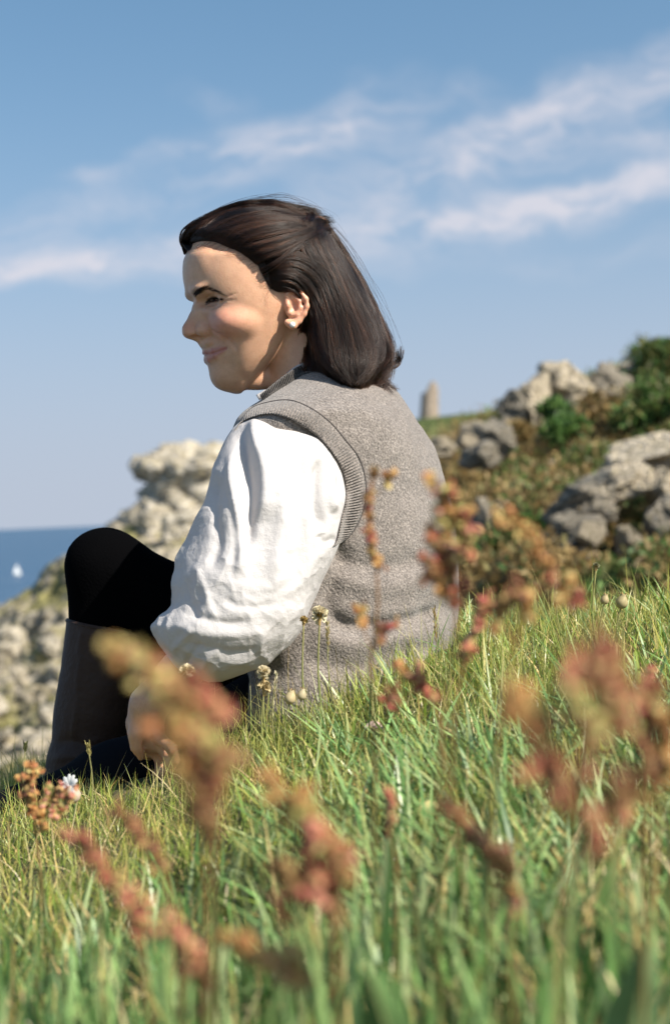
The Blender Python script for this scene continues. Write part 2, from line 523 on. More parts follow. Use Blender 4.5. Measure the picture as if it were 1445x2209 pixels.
_H = [70, 40, 15, -20, -50, -75, -100, -130, -155, -175, -198]
_AF = [150, 146, 138, 122, 117, 112, 102, 92, 84, 72, 52]
_AB = [-60, -60, -60, -62, -58, -52, -42, -22, 0, 22, 40]
_WD = [108, 110, 112, 115, 111, 104, 94, 80, 64, 46, 24]
def fold_s(p): return np.stack([p[:, 0], np.abs(p[:, 1]), p[:, 2]], -1)
def head_base(p):
    s_abs = np.abs(p[:, 1]); h = p[:, 2]; a = p[:, 0]
    q = np.stack([a, s_abs, h], -1)
    # face block
    af = smooth_interp(h, _H[::-1], _AF[::-1]); ab = smooth_interp(h, _H[::-1], _AB[::-1]); wd = smooth_interp(h, _H[::-1], _WD[::-1])
    ac = .5 * (af + ab) - 4; ra_f = af - ac; ra_b = ac - ab
    x = np.where(a > ac, (a - ac) / ra_f, (ac - a) / ra_b)
    e = np.where(a > ac, 2.15, 3.0)
    r = (np.abs(x) ** e + (s_abs / wd) ** e) ** (1 / e)
    face = (r - 1) * np.minimum(np.minimum(ra_f, wd), 80) * .9
    face = smax(face, np.maximum(h - 80, -198 - h), 10)
    d = ell(p, (-6, 0, 44), (166, 126, 150))
    d = smin(d, face, 22)
    # neck and the soft part under the chin
    d = smin(d, cone(p, (-74, 0, -60), (-136, 0, -300), 76, 92), 9)
    d = smin(d, ell(q, (-80, 60, -150), (30, 20, 90)), 16)
    d = smin(d, ell(p, (12, 0, -164), (64, 26, 28)), 12)
    # muzzle, chin, cheeks, brow
    d = smin(d, ell(p, (70, 0, -112), (48, 52, 52)), 14)
    d = smin(d, ell(p, (71, 0, -164), (35, 36, 31)), 26)
    d = smin(d, ell(q, (87, 60, -58), (30, 33, 26)), 16)
    d = smin(d, ell(q, (60, 84, -56), (46, 30, 30)), 16)
    d = smin(d, ell(q, (129, 38, 14), (25, 34, 11)), 13)
    d = smin(d, ell(p, (120, 0, 70), (36, 70, 56)), 24)
    # eye sockets
    d = smax(d, -ell(q, (141, 43, -14), (23, 25, 13)), 12)
    d = smax(d, -ell(q, (120, 68, -13), (17, 22, 12)), 12)
    d = smax(d, -ell(p, (163, 0, -6), (24, 30, 14)), 10)
    # nose
    nose = chain(p, [(122, 0, 10, 13), (127, 0, -12, 12), (139, 0, -40, 13), (151, 0, -65, 16.8)], 8)
    nose = smin(nose, ell(p, (142, 0, -75), (23, 20, 12)), 8)
    nose = smin(nose, ell(q, (124, 26, -70), (19, 12, 14)), 6)
    nose = smin(nose, ell(q, (120, 13, -42), (21, 19, 36)), 14)
    d = smin(d, nose, 9)
    d = smax(d, -ell(q, (138, 13, -84), (13, 6.5, 7)), 3)
    d = smin(d, cone(p, (138, 0, -81), (124, 0, -90), 8, 9), 7)
    d = smin(d, ell(p, (112, 0, -95), (17, 34, 15)), 10)
    return d
_ro = w2h(np.zeros(3))
def probe(fun, u, v, lift=0.0):
    """where the sight line through a pixel meets the head, in head units"""
    dr = w2h(P(u, v, 1.0)) - _ro; dr /= np.linalg.norm(dr)
    t = 1.45 / HU
    for _ in range(70):
        t += .6 * float(fun((_ro + dr * t)[None])[0])
    return _ro + dr * (t - lift)
# eyes: lids on a ball seated in the socket, opening narrowed by the smile
_pe = probe(head_base, 462, 650)
EYE_C = np.array([_pe[0] - 16.5, abs(_pe[1]) - 7.5, _pe[2] - .5])
def head_lid(p): return smin(head_base(p), np.linalg.norm(fold_s(p) - EYE_C, axis=-1) - 21.5, 6)
def line_on(fun, pts, rr, lift=0.0):
    out = []
    for (u, v), r in zip(pts, rr):
        x = probe(fun, u, v, lift); out.append((x[0], abs(x[1]), x[2], r))
    return out
SLIT_EYE = line_on(head_lid, [(446, 655.5), (451, 649), (460, 646), (470, 645.5), (480, 646)], [1.4, 3.4, 4.0, 3.0, 1.2])
FOLD_EYE = line_on(head_lid, [(444, 644), (452, 637), (464, 635), (476, 639), (486, 642)], [.8, 1.1, 1.2, 1.0, .8])
BAG_EYE = line_on(head_lid, [(450, 667), (460, 664), (472, 658), (484, 650)], [.8, 1.2, 1.1, .7])
CROW = [line_on(head_lid, [(483, 644), (496, 638), (510, 633)], [1.0, 1.2, .8]), line_on(head_lid, [(484, 648), (497, 648), (509, 647)], [.8, 1.1, .8])]
UPL = line_on(head_lid, [(438, 761), (447, 760.5), (462, 757.5), (476, 753.5), (488, 751)], [6, 6, 5.5, 4, 1.8], -4)
LOL = line_on(head_lid, [(446, 779), (454, 774), (466, 767), (478, 759), (487, 753)], [7, 7.5, 6.5, 4.5, 1.8], -5)
UPL[0] = (113.5, 0, -109, 7); LOL[0] = (109.5, 0, -126, 8)
def head_lip(p): return smin(smin(head_lid(p), chain(fold_s(p), UPL, 4), 7), chain(fold_s(p), LOL, 4), 7)
SLIT_M = line_on(head_lip, [(444, 768), (453, 765), (466, 760.5), (479, 755.5), (489, 751.5)], [1.8, 1.8, 2.0, 2.2, 2.6])
SLIT_M[0] = (124, 0, -117.5, 1.8)
SMILE = line_on(head_lid, [(458, 714), (474, 722), (490, 732), (501, 741), (507, 750)], [1.6, 2.3, 2.3, 1.6, .5])
def head_sdf(p):
    q = fold_s(p)
    d = head_lip(p)
    d = smax(d, -chain(q, SLIT_M, 2), 2.5)
    d = smax(d, -chain(q, SMILE, 3), 9)
    d = smax(d, -chain(q, SLIT_EYE, 2), 1.5)
    d = smax(d, -chain(q, FOLD_EYE, 2), 3.5)
    d = smax(d, -chain(q, BAG_EYE, 2), 6)
    for c_ in CROW: d = smax(d, -chain(q, c_, 2) - .5, 3)
    # ears
    def E(a_, s_, h_, r_): return (-50 + (a_ + 50) * .86, 121 + (s_ - 122) * .78, -6 + (h_ + 6) * .88 - 19, r_ * .9)
    plate = ell(q, (-50, 120.5, -25), (23, 8.5, 31))
    helix = chain(q, [E(-28, 124, 6, 5), E(-29, 127, 20, 6), E(-42, 131, 30, 6), E(-59, 136, 25, 6.2), E(-72, 140, 9, 6.2), E(-75, 140, -8, 6), E(-69, 136, -26, 6), E(-57, 130, -42, 7.5), E(-43, 126, -52, 10.5), E(-31, 123, -46, 8)], 4)
    ear = smin(plate, helix, 6)
    ear = smax(ear, -ell(q, (-46, 133, -27), (13, 10.5, 16.5)), 4)
    ear = smax(ear, -chain(q, [E(-40, 138, 20, 3), E(-58, 142, 15, 3), E(-67, 145, 0, 3), E(-64, 142, -18, 2.6)], 3), 3)
    anti = chain(q, [E(-44, 131, 16, 3.5), E(-58, 134, 4, 4.5), E(-60, 134, -12, 5), E(-52, 131, -27, 5), E(-40, 129, -28, 4)], 4)
    ear = smin(ear, anti, 4)
    ear = smin(ear, ell(q, (-33, 125.5, -25), (5.5, 6.5, 8.5)), 4)
    d = smin(d, ear, 5)
    return d

HLa = [-60, -30, -10, 5, 20, 34, 60, 90, 118, 140, 170]
HLh = [-30, -2, -2, -2, 24, 51, 72, 91, 107, 111, 104]
hv, hq = surface_nets(head_sdf, (-240, -150, -300), (190, 156, 210), 2.3)
hv = relax(hv, hq, 1, .35)
def gauss(p, c, r): return np.exp(-(((p - np.asarray(c, float)) / np.asarray(r, float)) ** 2).sum(-1))
def skin_tint(p):
    q = p.copy(); q[:, 1] = np.abs(q[:, 1])
    base = np.tile(np.array([.66, .39, .25]), (len(p), 1))
    def blend(w, c):
        nonlocal base
        w = np.clip(w, 0, 1)[:, None]; base = base * (1 - w) + np.asarray(c) * w
    blend(1.0 * gauss(q, (84, 74, -60), (44, 42, 30)), (.70, .29, .215))
    blend(.75 * gauss(q, (156, 0, -64), (28, 32, 20)), (.66, .28, .175))
    blend(.60 * gauss(q, (-55, 132, -25), (35, 30, 45)), (.68, .29, .20))
    blend(.45 * gauss(q, (EYE_C[0] + 14, EYE_C[1], EYE_C[2] - 10), (22, 30, 16)), (.46, .27, .20))
    blend(.30 * gauss(q, (75, 0, -170), (40, 50, 30)), (.62, .36, .25))
    lp = np.minimum(chain(q, [(x, y, z, r * .62) for x, y, z, r in UPL], 3), chain(q, [(x, y, z, r * .62) for x, y, z, r in LOL], 3))
    lp = lp - 2.0
    blend(.88 * np.exp(-(np.maximum(lp, 0) / 2.4) ** 2), (.46, .165, .145))
    blend(.8 * np.exp(-(np.maximum(chain(q, SLIT_EYE, 2), 0) / 2.2) ** 2), (.10, .055, .04))
    hl_ = smooth_interp(q[:, 0], HLa, HLh) + 3                       # fine hairs thickening towards the hairline
    blend(.85 * np.clip((q[:, 2] - hl_ + 4) / 14, 0, 1) * (q[:, 0] > -30), (.07, .042, .028))
    return base
col_head = skin_tint(hv)

# ---- her left forearm and hand, and the torso and shoulders under the clothes, in metres (level frame)
def L(u, v, d): return np.array([(u - CU) / F * d, d, -(v - CV) / F * d])
def px(r, d): return r / F * d
fd = 1.63
def limb(pts):  # (u,v,depth,r_px)
    return [(*L(u, v, d), px(r, d)) for u, v, d, r in pts]
FOREARM = limb([(545, 1345, 1.62, 48), (440, 1395, 1.61, 54), (322, 1520, 1.63, 40), (312, 1556, 1.64, 33)])
UPPERARM = limb([(600, 1010, 1.70, 60), (590, 1150, 1.66, 58), (550, 1335, 1.63, 50)])
PALM = limb([(316, 1545, 1.64, 32), (330, 1596, 1.645, 30)])
PALM2 = limb([(300, 1560, 1.66, 30), (312, 1612, 1.665, 27)])
FING = [limb([(344, 1592, 1.62, 14.3), (372, 1614, 1.60, 13.0), (378, 1640, 1.61, 11.8), (366, 1656, 1.63, 10.5)]),
        limb([(336, 1600, 1.637, 14.7), (362, 1626, 1.625, 13.4), (366, 1654, 1.632, 12.2), (352, 1672, 1.65, 10.9)]),
        limb([(326, 1604, 1.655, 14.7), (346, 1634, 1.65, 13.4), (346, 1662, 1.658, 12.2), (334, 1678, 1.675, 10.9)]),
        limb([(314, 1602, 1.672, 13.9), (328, 1630, 1.675, 12.6), (326, 1654, 1.682, 11.3), (316, 1668, 1.695, 10.1)]),
        limb([(302, 1560, 1.628, 16.8), (290, 1584, 1.620, 15.1), (294, 1612, 1.622, 12.6), (304, 1632, 1.63, 10.9)])]
TORSO = [(L(720, 1010, 1.81), (.085, .10, .08)), (L(740, 1120, 1.81), (.095, .10, .15)), (L(750, 1330, 1.81), (.095, .10, .13)), (L(740, 1440, 1.81), (.10, .11, .07))]
def body_sdf(p):
    d = chain(p, FOREARM, .01)
    d = smin(d, chain(p, UPPERARM, .01), .02)
    hnd = smin(chain(p, PALM, .01), chain(p, PALM2, .01), .016)
    for f_ in FING: hnd = smin(hnd, chain(p, f_, .004), .006)
    d = smin(d, hnd, .012)
    for c_, r_ in TORSO: d = smin(d, ell(p, c_, r_), .04)
    d = smin(d, cone(p, L(700, 980, 1.82), L(668, 830, 1.82), .05, .045), .03)
    return d
bv, bq = surface_nets(body_sdf, (-.30, 1.50, -.36), (.20, 2.0, .20), .0042)
bv = relax(bv, bq, 2, .5)
col_body = np.tile(np.array([.62, .35, .21]), (len(bv), 1))
verts = np.concatenate([h2w(hv), Wd(bv)]); quads = np.concatenate([hq, bq + len(hv)])
me = new_mesh('body', verts, quads); col_attr(me, np.concatenate([col_head, col_body]))
body = link('body', me, M_SKIN, person)
BODY_BVH = BVHTree.FromPolygons([tuple(x) for x in h2w(hv)], [tuple(int(i) for i in q_) for q_ in hq])

# ---- eyes
def uvsphere(c, r, nu=20, nv=12):
    th = np.linspace(0, np.pi, nv + 1); ph = np.linspace(0, 2 * np.pi, nu, endpoint=False)
    T, Pp = np.meshgrid(th, ph, indexing='ij')
    V = np.stack([np.sin(T) * np.cos(Pp), np.sin(T) * np.sin(Pp), np.cos(T)], -1).reshape(-1, 3) * np.asarray(r, float) + np.asarray(c, float)
    return V, [list(q) for q in grid_faces(nv + 1, nu, True)]
ME, n_, l_, b_ = mat('eye_tinted'); at_ = node(n_, 'ShaderNodeAttribute', attribute_name='tint'); l_.new(at_.outputs['Color'], b_.inputs['Base Color']); b_.inputs['Roughness'].default_value = .1
for s_ in (1, -1):
    c = EYE_C * np.array([1, s_, 1])
    V, Fq = uvsphere((0, 0, 0), 20.0, 40, 24)
    gaze = np.array([.95, .22 * s_, -.12]); gaze /= np.linalg.norm(gaze)
    al = (V / 20.0) @ gaze
    cols = np.where(al[:, None] > .95, [.004, .003, .003], np.where(al[:, None] > .78, [.035, .018, .010], [.40, .36, .33]))
    me = new_mesh('eye', h2w(V + c), Fq); col_attr(me, cols)
    link('eye', me, ME, person)

# ---- earring
V, Fq = uvsphere((0, 0, 0), 1, 20, 14)
def on_surface(u, v, bvh, default=None, off=0.0):
    o = Vector((0, 0, 0)); dirv = Vector(P(u, v, 1.0)).normalized()
    hit, nrm, i, dist = bvh.ray_cast(o, dirv)
    if hit is None: return default
    return np.array(hit) - np.array(dirv) * off
pe = on_surface(631, 701, BODY_BVH, h2w((-45, 138, -66)))
ear_me = new_mesh('earring', V * .0036 + pe - AX_B * .002, Fq)
link('earring', ear_me, M_PEARL, person)

# ---- strands as real curves
def strands(name, lines, radii, material, parent, tip=.35, shade=None):
    """lines: list of (k,3) world arrays; radii per strand"""
    hc = bpy.data.hair_curves.new(name)
    hc.add_curves([len(x) for x in lines])
    hc.attributes['position'].data.foreach_set('vector', np.concatenate(lines).astype(np.float32).ravel())
    ra = hc.attributes.get('radius') or hc.attributes.new('radius', 'FLOAT', 'POINT')
    rr = np.concatenate([r * (1 - (1 - tip) * np.linspace(0, 1, len(x)) ** 2) for x, r in zip(lines, radii)]).astype(np.float32)
    ra.data.foreach_set('value', rr)
    sh = hc.attributes.new('shade', 'FLOAT', 'POINT')
    sv = np.ones(len(lines)) if shade is None else np.asarray(shade)
    sh.data.foreach_set('value', np.concatenate([np.full(len(x), k) for x, k in zip(lines, sv)]).astype(np.float32))
    hc.materials.append(material)
    o = bpy.data.objects.new(name, hc); COL.objects.link(o); o.parent = parent
    return o

# ---- hair: an under-layer volume and thousands of strands combed over it
ROWV = [470, 500, 540, 580, 620, 660, 700, 740, 775, 800, 822, 838]
ROWL = [640, 620, 615, 630, 648, 660, 662, 668, 680, 698, 720, 745]
ROWR = [684, 708, 736, 764, 790, 812, 829, 839, 838, 827, 810, 791]
def fall_sdf_local(p):
    w = h2w(p); u, v, d = pix(w)
    l_ = smooth_interp(v, ROWV, ROWL); r_ = smooth_interp(v, ROWV, ROWR)
    c = .5 * (l_ + r_); hw = .5 * (r_ - l_)
    dc = smooth_interp(v, [470, 560, 640, 740, 838], [1.822, 1.832, 1.828, 1.806, 1.782])
    hd = smooth_interp(v, [470, 540, 620, 700, 780, 838], [.045, .070, .076, .082, .088, .078])
    x_ = np.abs((u - c) / hw); y_ = np.abs((d - dc) / hd); e_ = np.where((u < c) & (d < dc), 3.6, 2.0)
    r = (x_ ** e_ + y_ ** e_) ** (1 / e_)
    f_ = (r - 1) * np.minimum(hw, hd / HU) * .9
    return smax(f_, np.maximum(470 - v, v - 838), 14)
def hair_sdf(p):
    h = p[:, 2]; a = p[:, 0]; s = np.abs(p[:, 1])
    cap = smin(ell(p, (-6, 0, 48), (175, 133, 157)), ell(p, (106, 0, 113), (54, 74, 39)), 14)
    hl = smooth_interp(a, HLa, HLh) - .0 * s
    hl = hl + np.clip((s - 128) * 0, 0, 0)
    lim = (hl - h) * .8
    lim = np.where(a < -60, -40, lim)
    cap = smax(cap, lim, 26)
    cap = smax(cap, -90 - h, 6)
    cap = smin(cap, ell(p, (-100, 0, 166), (40, 48, 30)), 14)
    cap = smin(cap, fall_sdf_local(p), 16)
    cap = smax(cap, -ell(p, (-48, 150, -31), (33, 36, 42)), 4)   # room for the ears
    cap = smax(cap, -ell(p, (-48, -150, -31), (33, 36, 42)), 4)
    return cap
gv, gq = surface_nets(hair_sdf, (-320, -190, -215), (190, 260, 230), 4.0)
gv = relax(gv, gq, 2, .5)
gw = h2w(gv)
me = new_mesh('hair_underlayer', gw, gq)
hair = link('hair', me, M_HAIRBASE, person)
HAIR_BVH = BVHTree.FromPolygons([tuple(x) for x in gw], [tuple(int(i) for i in q_) for q_ in gq])

GA = [  # combed back from the forehead to the clip
    [(399, 548), (394, 520), (404, 492), (440, 468), (507, 440), (557, 433), (600, 437), (640, 455), (672, 470)],
    [(410, 540), (410, 512), (440, 484), (490, 458), (550, 446), (605, 446), (648, 460), (678, 474)],
    [(432, 531), (452, 502), (500, 476), (560, 462), (620, 460), (660, 468), (684, 478)],
    [(460, 534), (490, 510), (540, 490), (600, 478), (650, 476), (690, 482)],
    [(488, 544), (520, 522), (570, 506), (625, 494), (668, 488), (696, 486)],
    [(515, 557), (550, 540), (605, 524), (655, 506), (700, 490)],
    [(541, 574), (578, 558), (628, 540), (675, 514), (703, 494)],
]
GB = [  # swept over the ear and falling
    [(541, 572), (590, 556), (645, 546), (700, 570), (735, 630), (752, 700), (760, 770), (768, 838)],
    [(550, 588), (592, 572), (642, 566), (688, 596), (715, 655), (728, 725), (738, 790), (758, 842)],
    [(561, 605), (594, 590), (634, 590), (667, 622), (690, 676), (700, 735), (712, 790), (738, 836)],
    [(568, 616), (596, 603), (634, 604), (660, 636), (674, 684), (677, 740), (690, 792), (718, 828)],
    [(578, 633), (602, 627), (632, 628), (655, 650), (659, 692), (655, 745), (666, 790), (698, 820)],
]
GC = [  # from the clip down the back
    [(680, 462), (706, 484), (738, 528), (770, 580), (800, 642), (826, 700), (844, 748), (838, 790), (814, 822)],
    [(674, 464), (700, 488), (730, 538), (762, 598), (790, 660), (814, 720), (826, 765), (816, 800), (792, 838)],
    [(664, 464), (688, 488), (716, 545), (746, 608), (771, 670), (793, 730), (802, 780), (792, 818), (776, 844)],
    [(654, 464), (674, 490), (700, 546), (730, 610), (752, 672), (772, 735), (780, 785), (776, 822), (762, 846)],
    [(640, 466), (656, 492), (680, 545), (712, 606), (735, 670), (752, 735), (760, 788), (756, 840)],
    [(622, 472), (640, 500), (656, 540), (684, 596), (708, 660), (726, 730), (736, 790), (742, 836)],
]
K = 15
def resample(g): return spline(np.array(g, float), K)
# depth of the hair volume over a grid of sight lines, for combing strands along it
_gu, _gv = np.arange(372, 884, 4.0), np.arange(420, 868, 4.0)
def depth_grid(bvh):
    G = np.full((len(_gv), len(_gu)), np.nan); o0 = Vector((0, 0, 0))
    for i, v in enumerate(_gv):
        dv = P(_gu, v, 1.0)
        for j in range(len(_gu)):
            h = bvh.ray_cast(o0, Vector(dv[j]))[0]
            if h is not None: G[i, j] = np.dot(np.array(h), AX_B)
    for _ in range(40):
        m = np.isnan(G)
        if not m.any(): break
        Pd = np.pad(G, 1, constant_values=np.nan)
        nb = np.stack([Pd[:-2, 1:-1], Pd[2:, 1:-1], Pd[1:-1, :-2], Pd[1:-1, 2:]])
        ok = ~np.isnan(nb); cnt = ok.sum(0); av = np.where(ok, nb, 0).sum(0) / np.maximum(cnt, 1)
        G = np.where(m & (cnt > 0), av, G)
    return np.where(np.isnan(G), 1.83, G)
HAIR_G = depth_grid(HAIR_BVH)
def hair_depth(u, v):
    x = np.clip((u - _gu[0]) / 4.0, 0, len(_gu) - 1.001); y = np.clip((v - _gv[0]) / 4.0, 0, len(_gv) - 1.001)
    i, j = y.astype(int), x.astype(int); fy, fx = y - i, x - j
    G = HAIR_G
    return (G[i, j] * (1 - fx) + G[i, j + 1] * fx) * (1 - fy) + (G[i + 1, j] * (1 - fx) + G[i + 1, j + 1] * fx) * fy
SHADE = []
def comb(guides, n, jit, lift, wav=0.0, mirror=True, drop=.0, clump=44, spread=.014):
    G = np.stack([resample(g) for g in guides]); m1 = len(guides) - 1
    nclump = max(10, n // clump)
    cl = RNG.random(nclump); cj = RNG.normal(size=(nclump, 2)) * jit * 1.3; cph = RNG.random(nclump) * 6.28; cw = RNG.random(nclump); clift = RNG.random(nclump)
    c = RNG.integers(nclump, size=n)
    s = np.linspace(0, 1, K)[None, :]
    gather = np.clip(s / .35, 0, 1); gather = gather * gather * (3 - 2 * gather)     # roots spread evenly, gathering into locks
    t0 = cl[c] + RNG.normal(size=n) * max(spread, .05); t1 = cl[c] + RNG.normal(size=n) * spread
    t = np.clip(t0[:, None] * (1 - gather) + t1[:, None] * gather, 0, 1) * m1; k = np.minimum(t.astype(int), m1 - 1); f_ = (t - k)[..., None]
    ki = np.arange(K)[None, :]
    g = G[k, ki] * (1 - f_) + G[k + 1, ki] * f_
    g = g + (cj[c] + RNG.normal(size=(n, 2)) * jit * .45)[:, None] * (.25 + s[..., None] + 1.1 * s[..., None] ** 3)
    w_ = wav * s * (.6 + 1.1 * s) * np.sin(s * (7 + 4 * cw[c])[:, None] + cph[c][:, None])
    g = g + np.stack([w_, w_ * .3], -1)
    dep = hair_depth(g[..., 0], g[..., 1]) - .001 - (lift * (.15 + .5 * RNG.random(n) + .7 * clift[c]))[:, None] * np.clip(.1 + s * 4.5, 0, 1)
    for _ in range(1): dep[:, 1:-1] = (dep[:, :-2] + 2 * dep[:, 1:-1] + dep[:, 2:]) / 4
    W_ = P(g[..., 0], g[..., 1], dep)
    end = np.maximum(6, np.round(K * (1 - drop * RNG.random(n) ** 2)).astype(int))
    out = [W_[i, :end[i]] for i in range(n)]
    csh = np.exp(RNG.normal(size=nclump) * .55) * (.55 + .9 * clift) * np.where(RNG.random(nclump) < .12, 4.5, 1.0); SHADE.extend(csh[c] * (.8 + .4 * RNG.random(n)))  # a few locks much lighter: sunlit strands put into the hair colour
    if mirror:
        for i in np.nonzero(RNG.random(n) < .4)[0]:
            q_ = w2h(out[i]); q_[:, 1] *= -1; out.append(h2w(q_)); SHADE.append(csh[c[i]])
    return out
lines = comb(GA, 4600, 3.4, .0080, 2.0) + comb(GA, 600, 4.0, .0070, 2.5, True, .5, 9, .01) + comb(GB, 4000, 4.5, .0085, 5.0, drop=.3) + comb(GC, 4800, 4.5, .0090, 6.0, drop=.3) + comb(GB, 500, 6.0, .0085, 6.0, True, .3, 8, .01) + comb(GC[1:], 700, 5.5, .0090, 6.0, True, .3, 8, .01)
FLICK = [[(824, 700), (838, 745), (846, 772), (856, 770), (858, 750)], [(820, 715), (834, 765), (848, 786), (858, 776), (859, 756)], [(812, 730), (826, 780), (838, 794), (852, 788), (858, 768)]]
FLICK2 = [[(800, 760), (818, 805), (830, 826), (845, 836), (853, 838)], [(806, 760), (824, 806), (836, 820), (846, 830), (851, 836)]]
FLICK3 = [[(700, 770), (704, 800), (716, 824), (734, 838), (752, 836)], [(730, 780), (736, 815), (752, 838), (774, 846), (792, 836)], [(770, 780), (780, 815), (796, 834), (816, 834), (832, 818)], [(800, 760), (812, 795), (826, 812), (842, 806), (850, 790)]]
WISP = [[(400, 545), (391, 528), (392, 506), (408, 486), (436, 470)], [(398, 540), (388, 522), (392, 498), (414, 480), (446, 466)], [(402, 536), (400, 512), (412, 492), (440, 474), (470, 458)]]
lines += comb(FLICK, 220, 2.2, .002, 0, False) + comb(FLICK2, 110, 1.6, .002, 0, False) + comb(FLICK3, 260, 3.5, .004, 0, False) + comb(WISP, 90, 1.6, .002, 0, False)
FLY = [[(690, 470), (730, 508), (776, 570), (812, 640), (842, 705), (858, 760)], [(560, 430), (610, 426), (660, 442), (710, 470), (740, 510)], [(664, 640), (656, 690), (648, 740), (652, 790), (640, 812)], [(700, 560), (740, 640), (770, 720), (800, 800), (812, 850)]]
for g_ in FLY:
    for _ in range(9):
        gg = np.array(g_, float) + RNG.normal(size=2) * 5 + RNG.normal(size=(len(g_), 2)) * 3.0
        lines += comb([gg, gg + RNG.normal(size=2) * 3], 1, 2.0, .012, 5.0, False, .3, 1)
BUNA = [[(636, 462), (648, 449), (664, 454), (672, 468), (660, 476)], [(640, 466), (650, 455), (662, 458), (668, 470), (656, 474)], [(672, 474), (684, 468), (700, 474), (706, 488), (696, 498)], [(668, 480), (684, 474), (698, 480), (702, 494), (690, 500)]]
for g_ in (BUNA[:2], BUNA[2:]): lines += comb(g_, 420, 2.6, .010, 0, False)
# the twisted strand that holds the half-up hair
TW = [[(545, 590), (600, 560), (640, 530), (680, 498), (706, 482)], [(560, 600), (610, 566), (648, 536), (686, 504), (706, 490)]]
lines += comb(TW, 300, 2.2, .008, 2.0)
# baby hair along the hairline and loose hairs
baby = []
for k in range(150):
    t = RNG.random(); hlp = spline(np.array([(400, 547), (437, 528), (495, 547), (541, 574), (561, 605), (580, 629)], float), 40)[int(t * 39)]
    dr = np.array([34 + 8 * RNG.normal(), -20 + 9 * RNG.normal()]) * (.5 + RNG.random()); st = hlp + RNG.normal(size=2) * 3 - np.array([6, -3]) * RNG.random()
    g = np.stack([st + dr * s + np.array([0, 8]) * s * (1 - s) for s in np.linspace(0, 1, 6)])
    pts = [on_surface(a_, b_, BODY_BVH, None, .0012 + .004 * s) for (a_, b_), s in zip(g, np.linspace(0, 1, 6))]
    if all(x is not None for x in pts): baby.append(np.array(pts))
for k in range(6):
    g = [(575 + RNG.normal() * 4, 632 + RNG.normal() * 6), (573 + RNG.normal() * 4, 648), (578 + RNG.normal() * 5, 660 + RNG.normal() * 4)]
    pts = [on_surface(a_, b_, BODY_BVH, None, .001) for a_, b_ in spline(np.array(g), 6)]
    if all(x is not None for x in pts): baby.append(np.array(pts))
rad = [.00017 * (.7 + .6 * RNG.random()) for _ in lines]
SHADE += [.8] * (len(lines) - len(SHADE))
strands('hair_strands', lines, rad, M_HAIR, hair, .35, SHADE)
strands('baby_hair', baby, [.00007] * len(baby), M_HAIR, hair, .3, [2.0] * len(baby))

# ---- eyebrows and lashes
bl = []
c0 = spline(np.array([(418, 638), (428, 631), (442, 622), (460, 626), (480, 634), (494, 639)], float), 60)
for k in range(330):
    t = RNG.random() ** 1.7; i = int(t * 58); c = c0[i]; wdt = np.interp(t, [0, .2, .45, 1], [6, 6.5, 3.4, .8])
    st = c + RNG.normal(size=2) * np.array([2.0, wdt * .5]); dr = (c0[i + 1] - c0[i]); dr = dr / np.linalg.norm(dr) * (8 + 4 * RNG.random()) + np.array([0, -4 * (1 - t) + 1.5 * t])
    if RNG.random() < max(0, t - .35) * 1.7: continue
    g = np.stack([st, st + dr * .5, st + dr])
    pts = [on_surface(a_, b_, BODY_BVH, None, .0004 + .0005 * j) for j, (a_, b_) in enumerate(g)]
    if all(x is not None for x in pts):
        pts = np.array(pts)
        if np.linalg.norm(np.diff(pts, axis=0), axis=1).max() > .012: continue
        bl.append(pts)
        q_ = w2h(pts); q_[:, 1] *= -1; bl.append(h2w(q_))
strands('eyebrow', bl, [.00014] * len(bl), M_BROW, person, .4)
el_ = []
lid = spline(np.array(SLIT_EYE)[:, :3], 40) + np.array([0, 0, 1.0]) * np.interp(np.linspace(0, 1, 40), [0, .5, 1], [0, 3.4, 0])[:, None]
lod = spline(np.array(SLIT_EYE)[:, :3], 40) - np.array([0, 0, 1.0]) * np.interp(np.linspace(0, 1, 40), [0, .5, 1], [0, 3.4, 0])[:, None]
for s_ in (1, -1):
    for k in range(120):
        i = RNG.integers(4, 40); b0 = lid[i] + RNG.normal(size=3) * .5
        out_d = b0 - EYE_C; out_d[2] = 0; out_d /= np.linalg.norm(out_d)
        ln_ = (6 + 5 * RNG.random()) * (.6 + .4 * i / 40)
        q_ = np.stack([b0, b0 + out_d * ln_ * .5 + [0, 0, -2.2], b0 + out_d * ln_ + [0, 0, -1.6]])
        q_[:, 1] *= s_; el_.append(h2w(q_))
    for k in range(46):
        i = RNG.integers(6, 40); b0 = lod[i] + RNG.normal(size=3) * .5
        out_d = b0 - EYE_C; out_d[2] = 0; out_d /= np.linalg.norm(out_d)
        q_ = np.stack([b0, b0 + out_d * 2.5 + [0, 0, -.6], b0 + out_d * 4.5 + [0, 0, -1.6]]); q_[:, 1] *= s_; el_.append(h2w(q_))
strands('eyelash', el_, [.00022] * len(el_), M_BROW, person, .3)

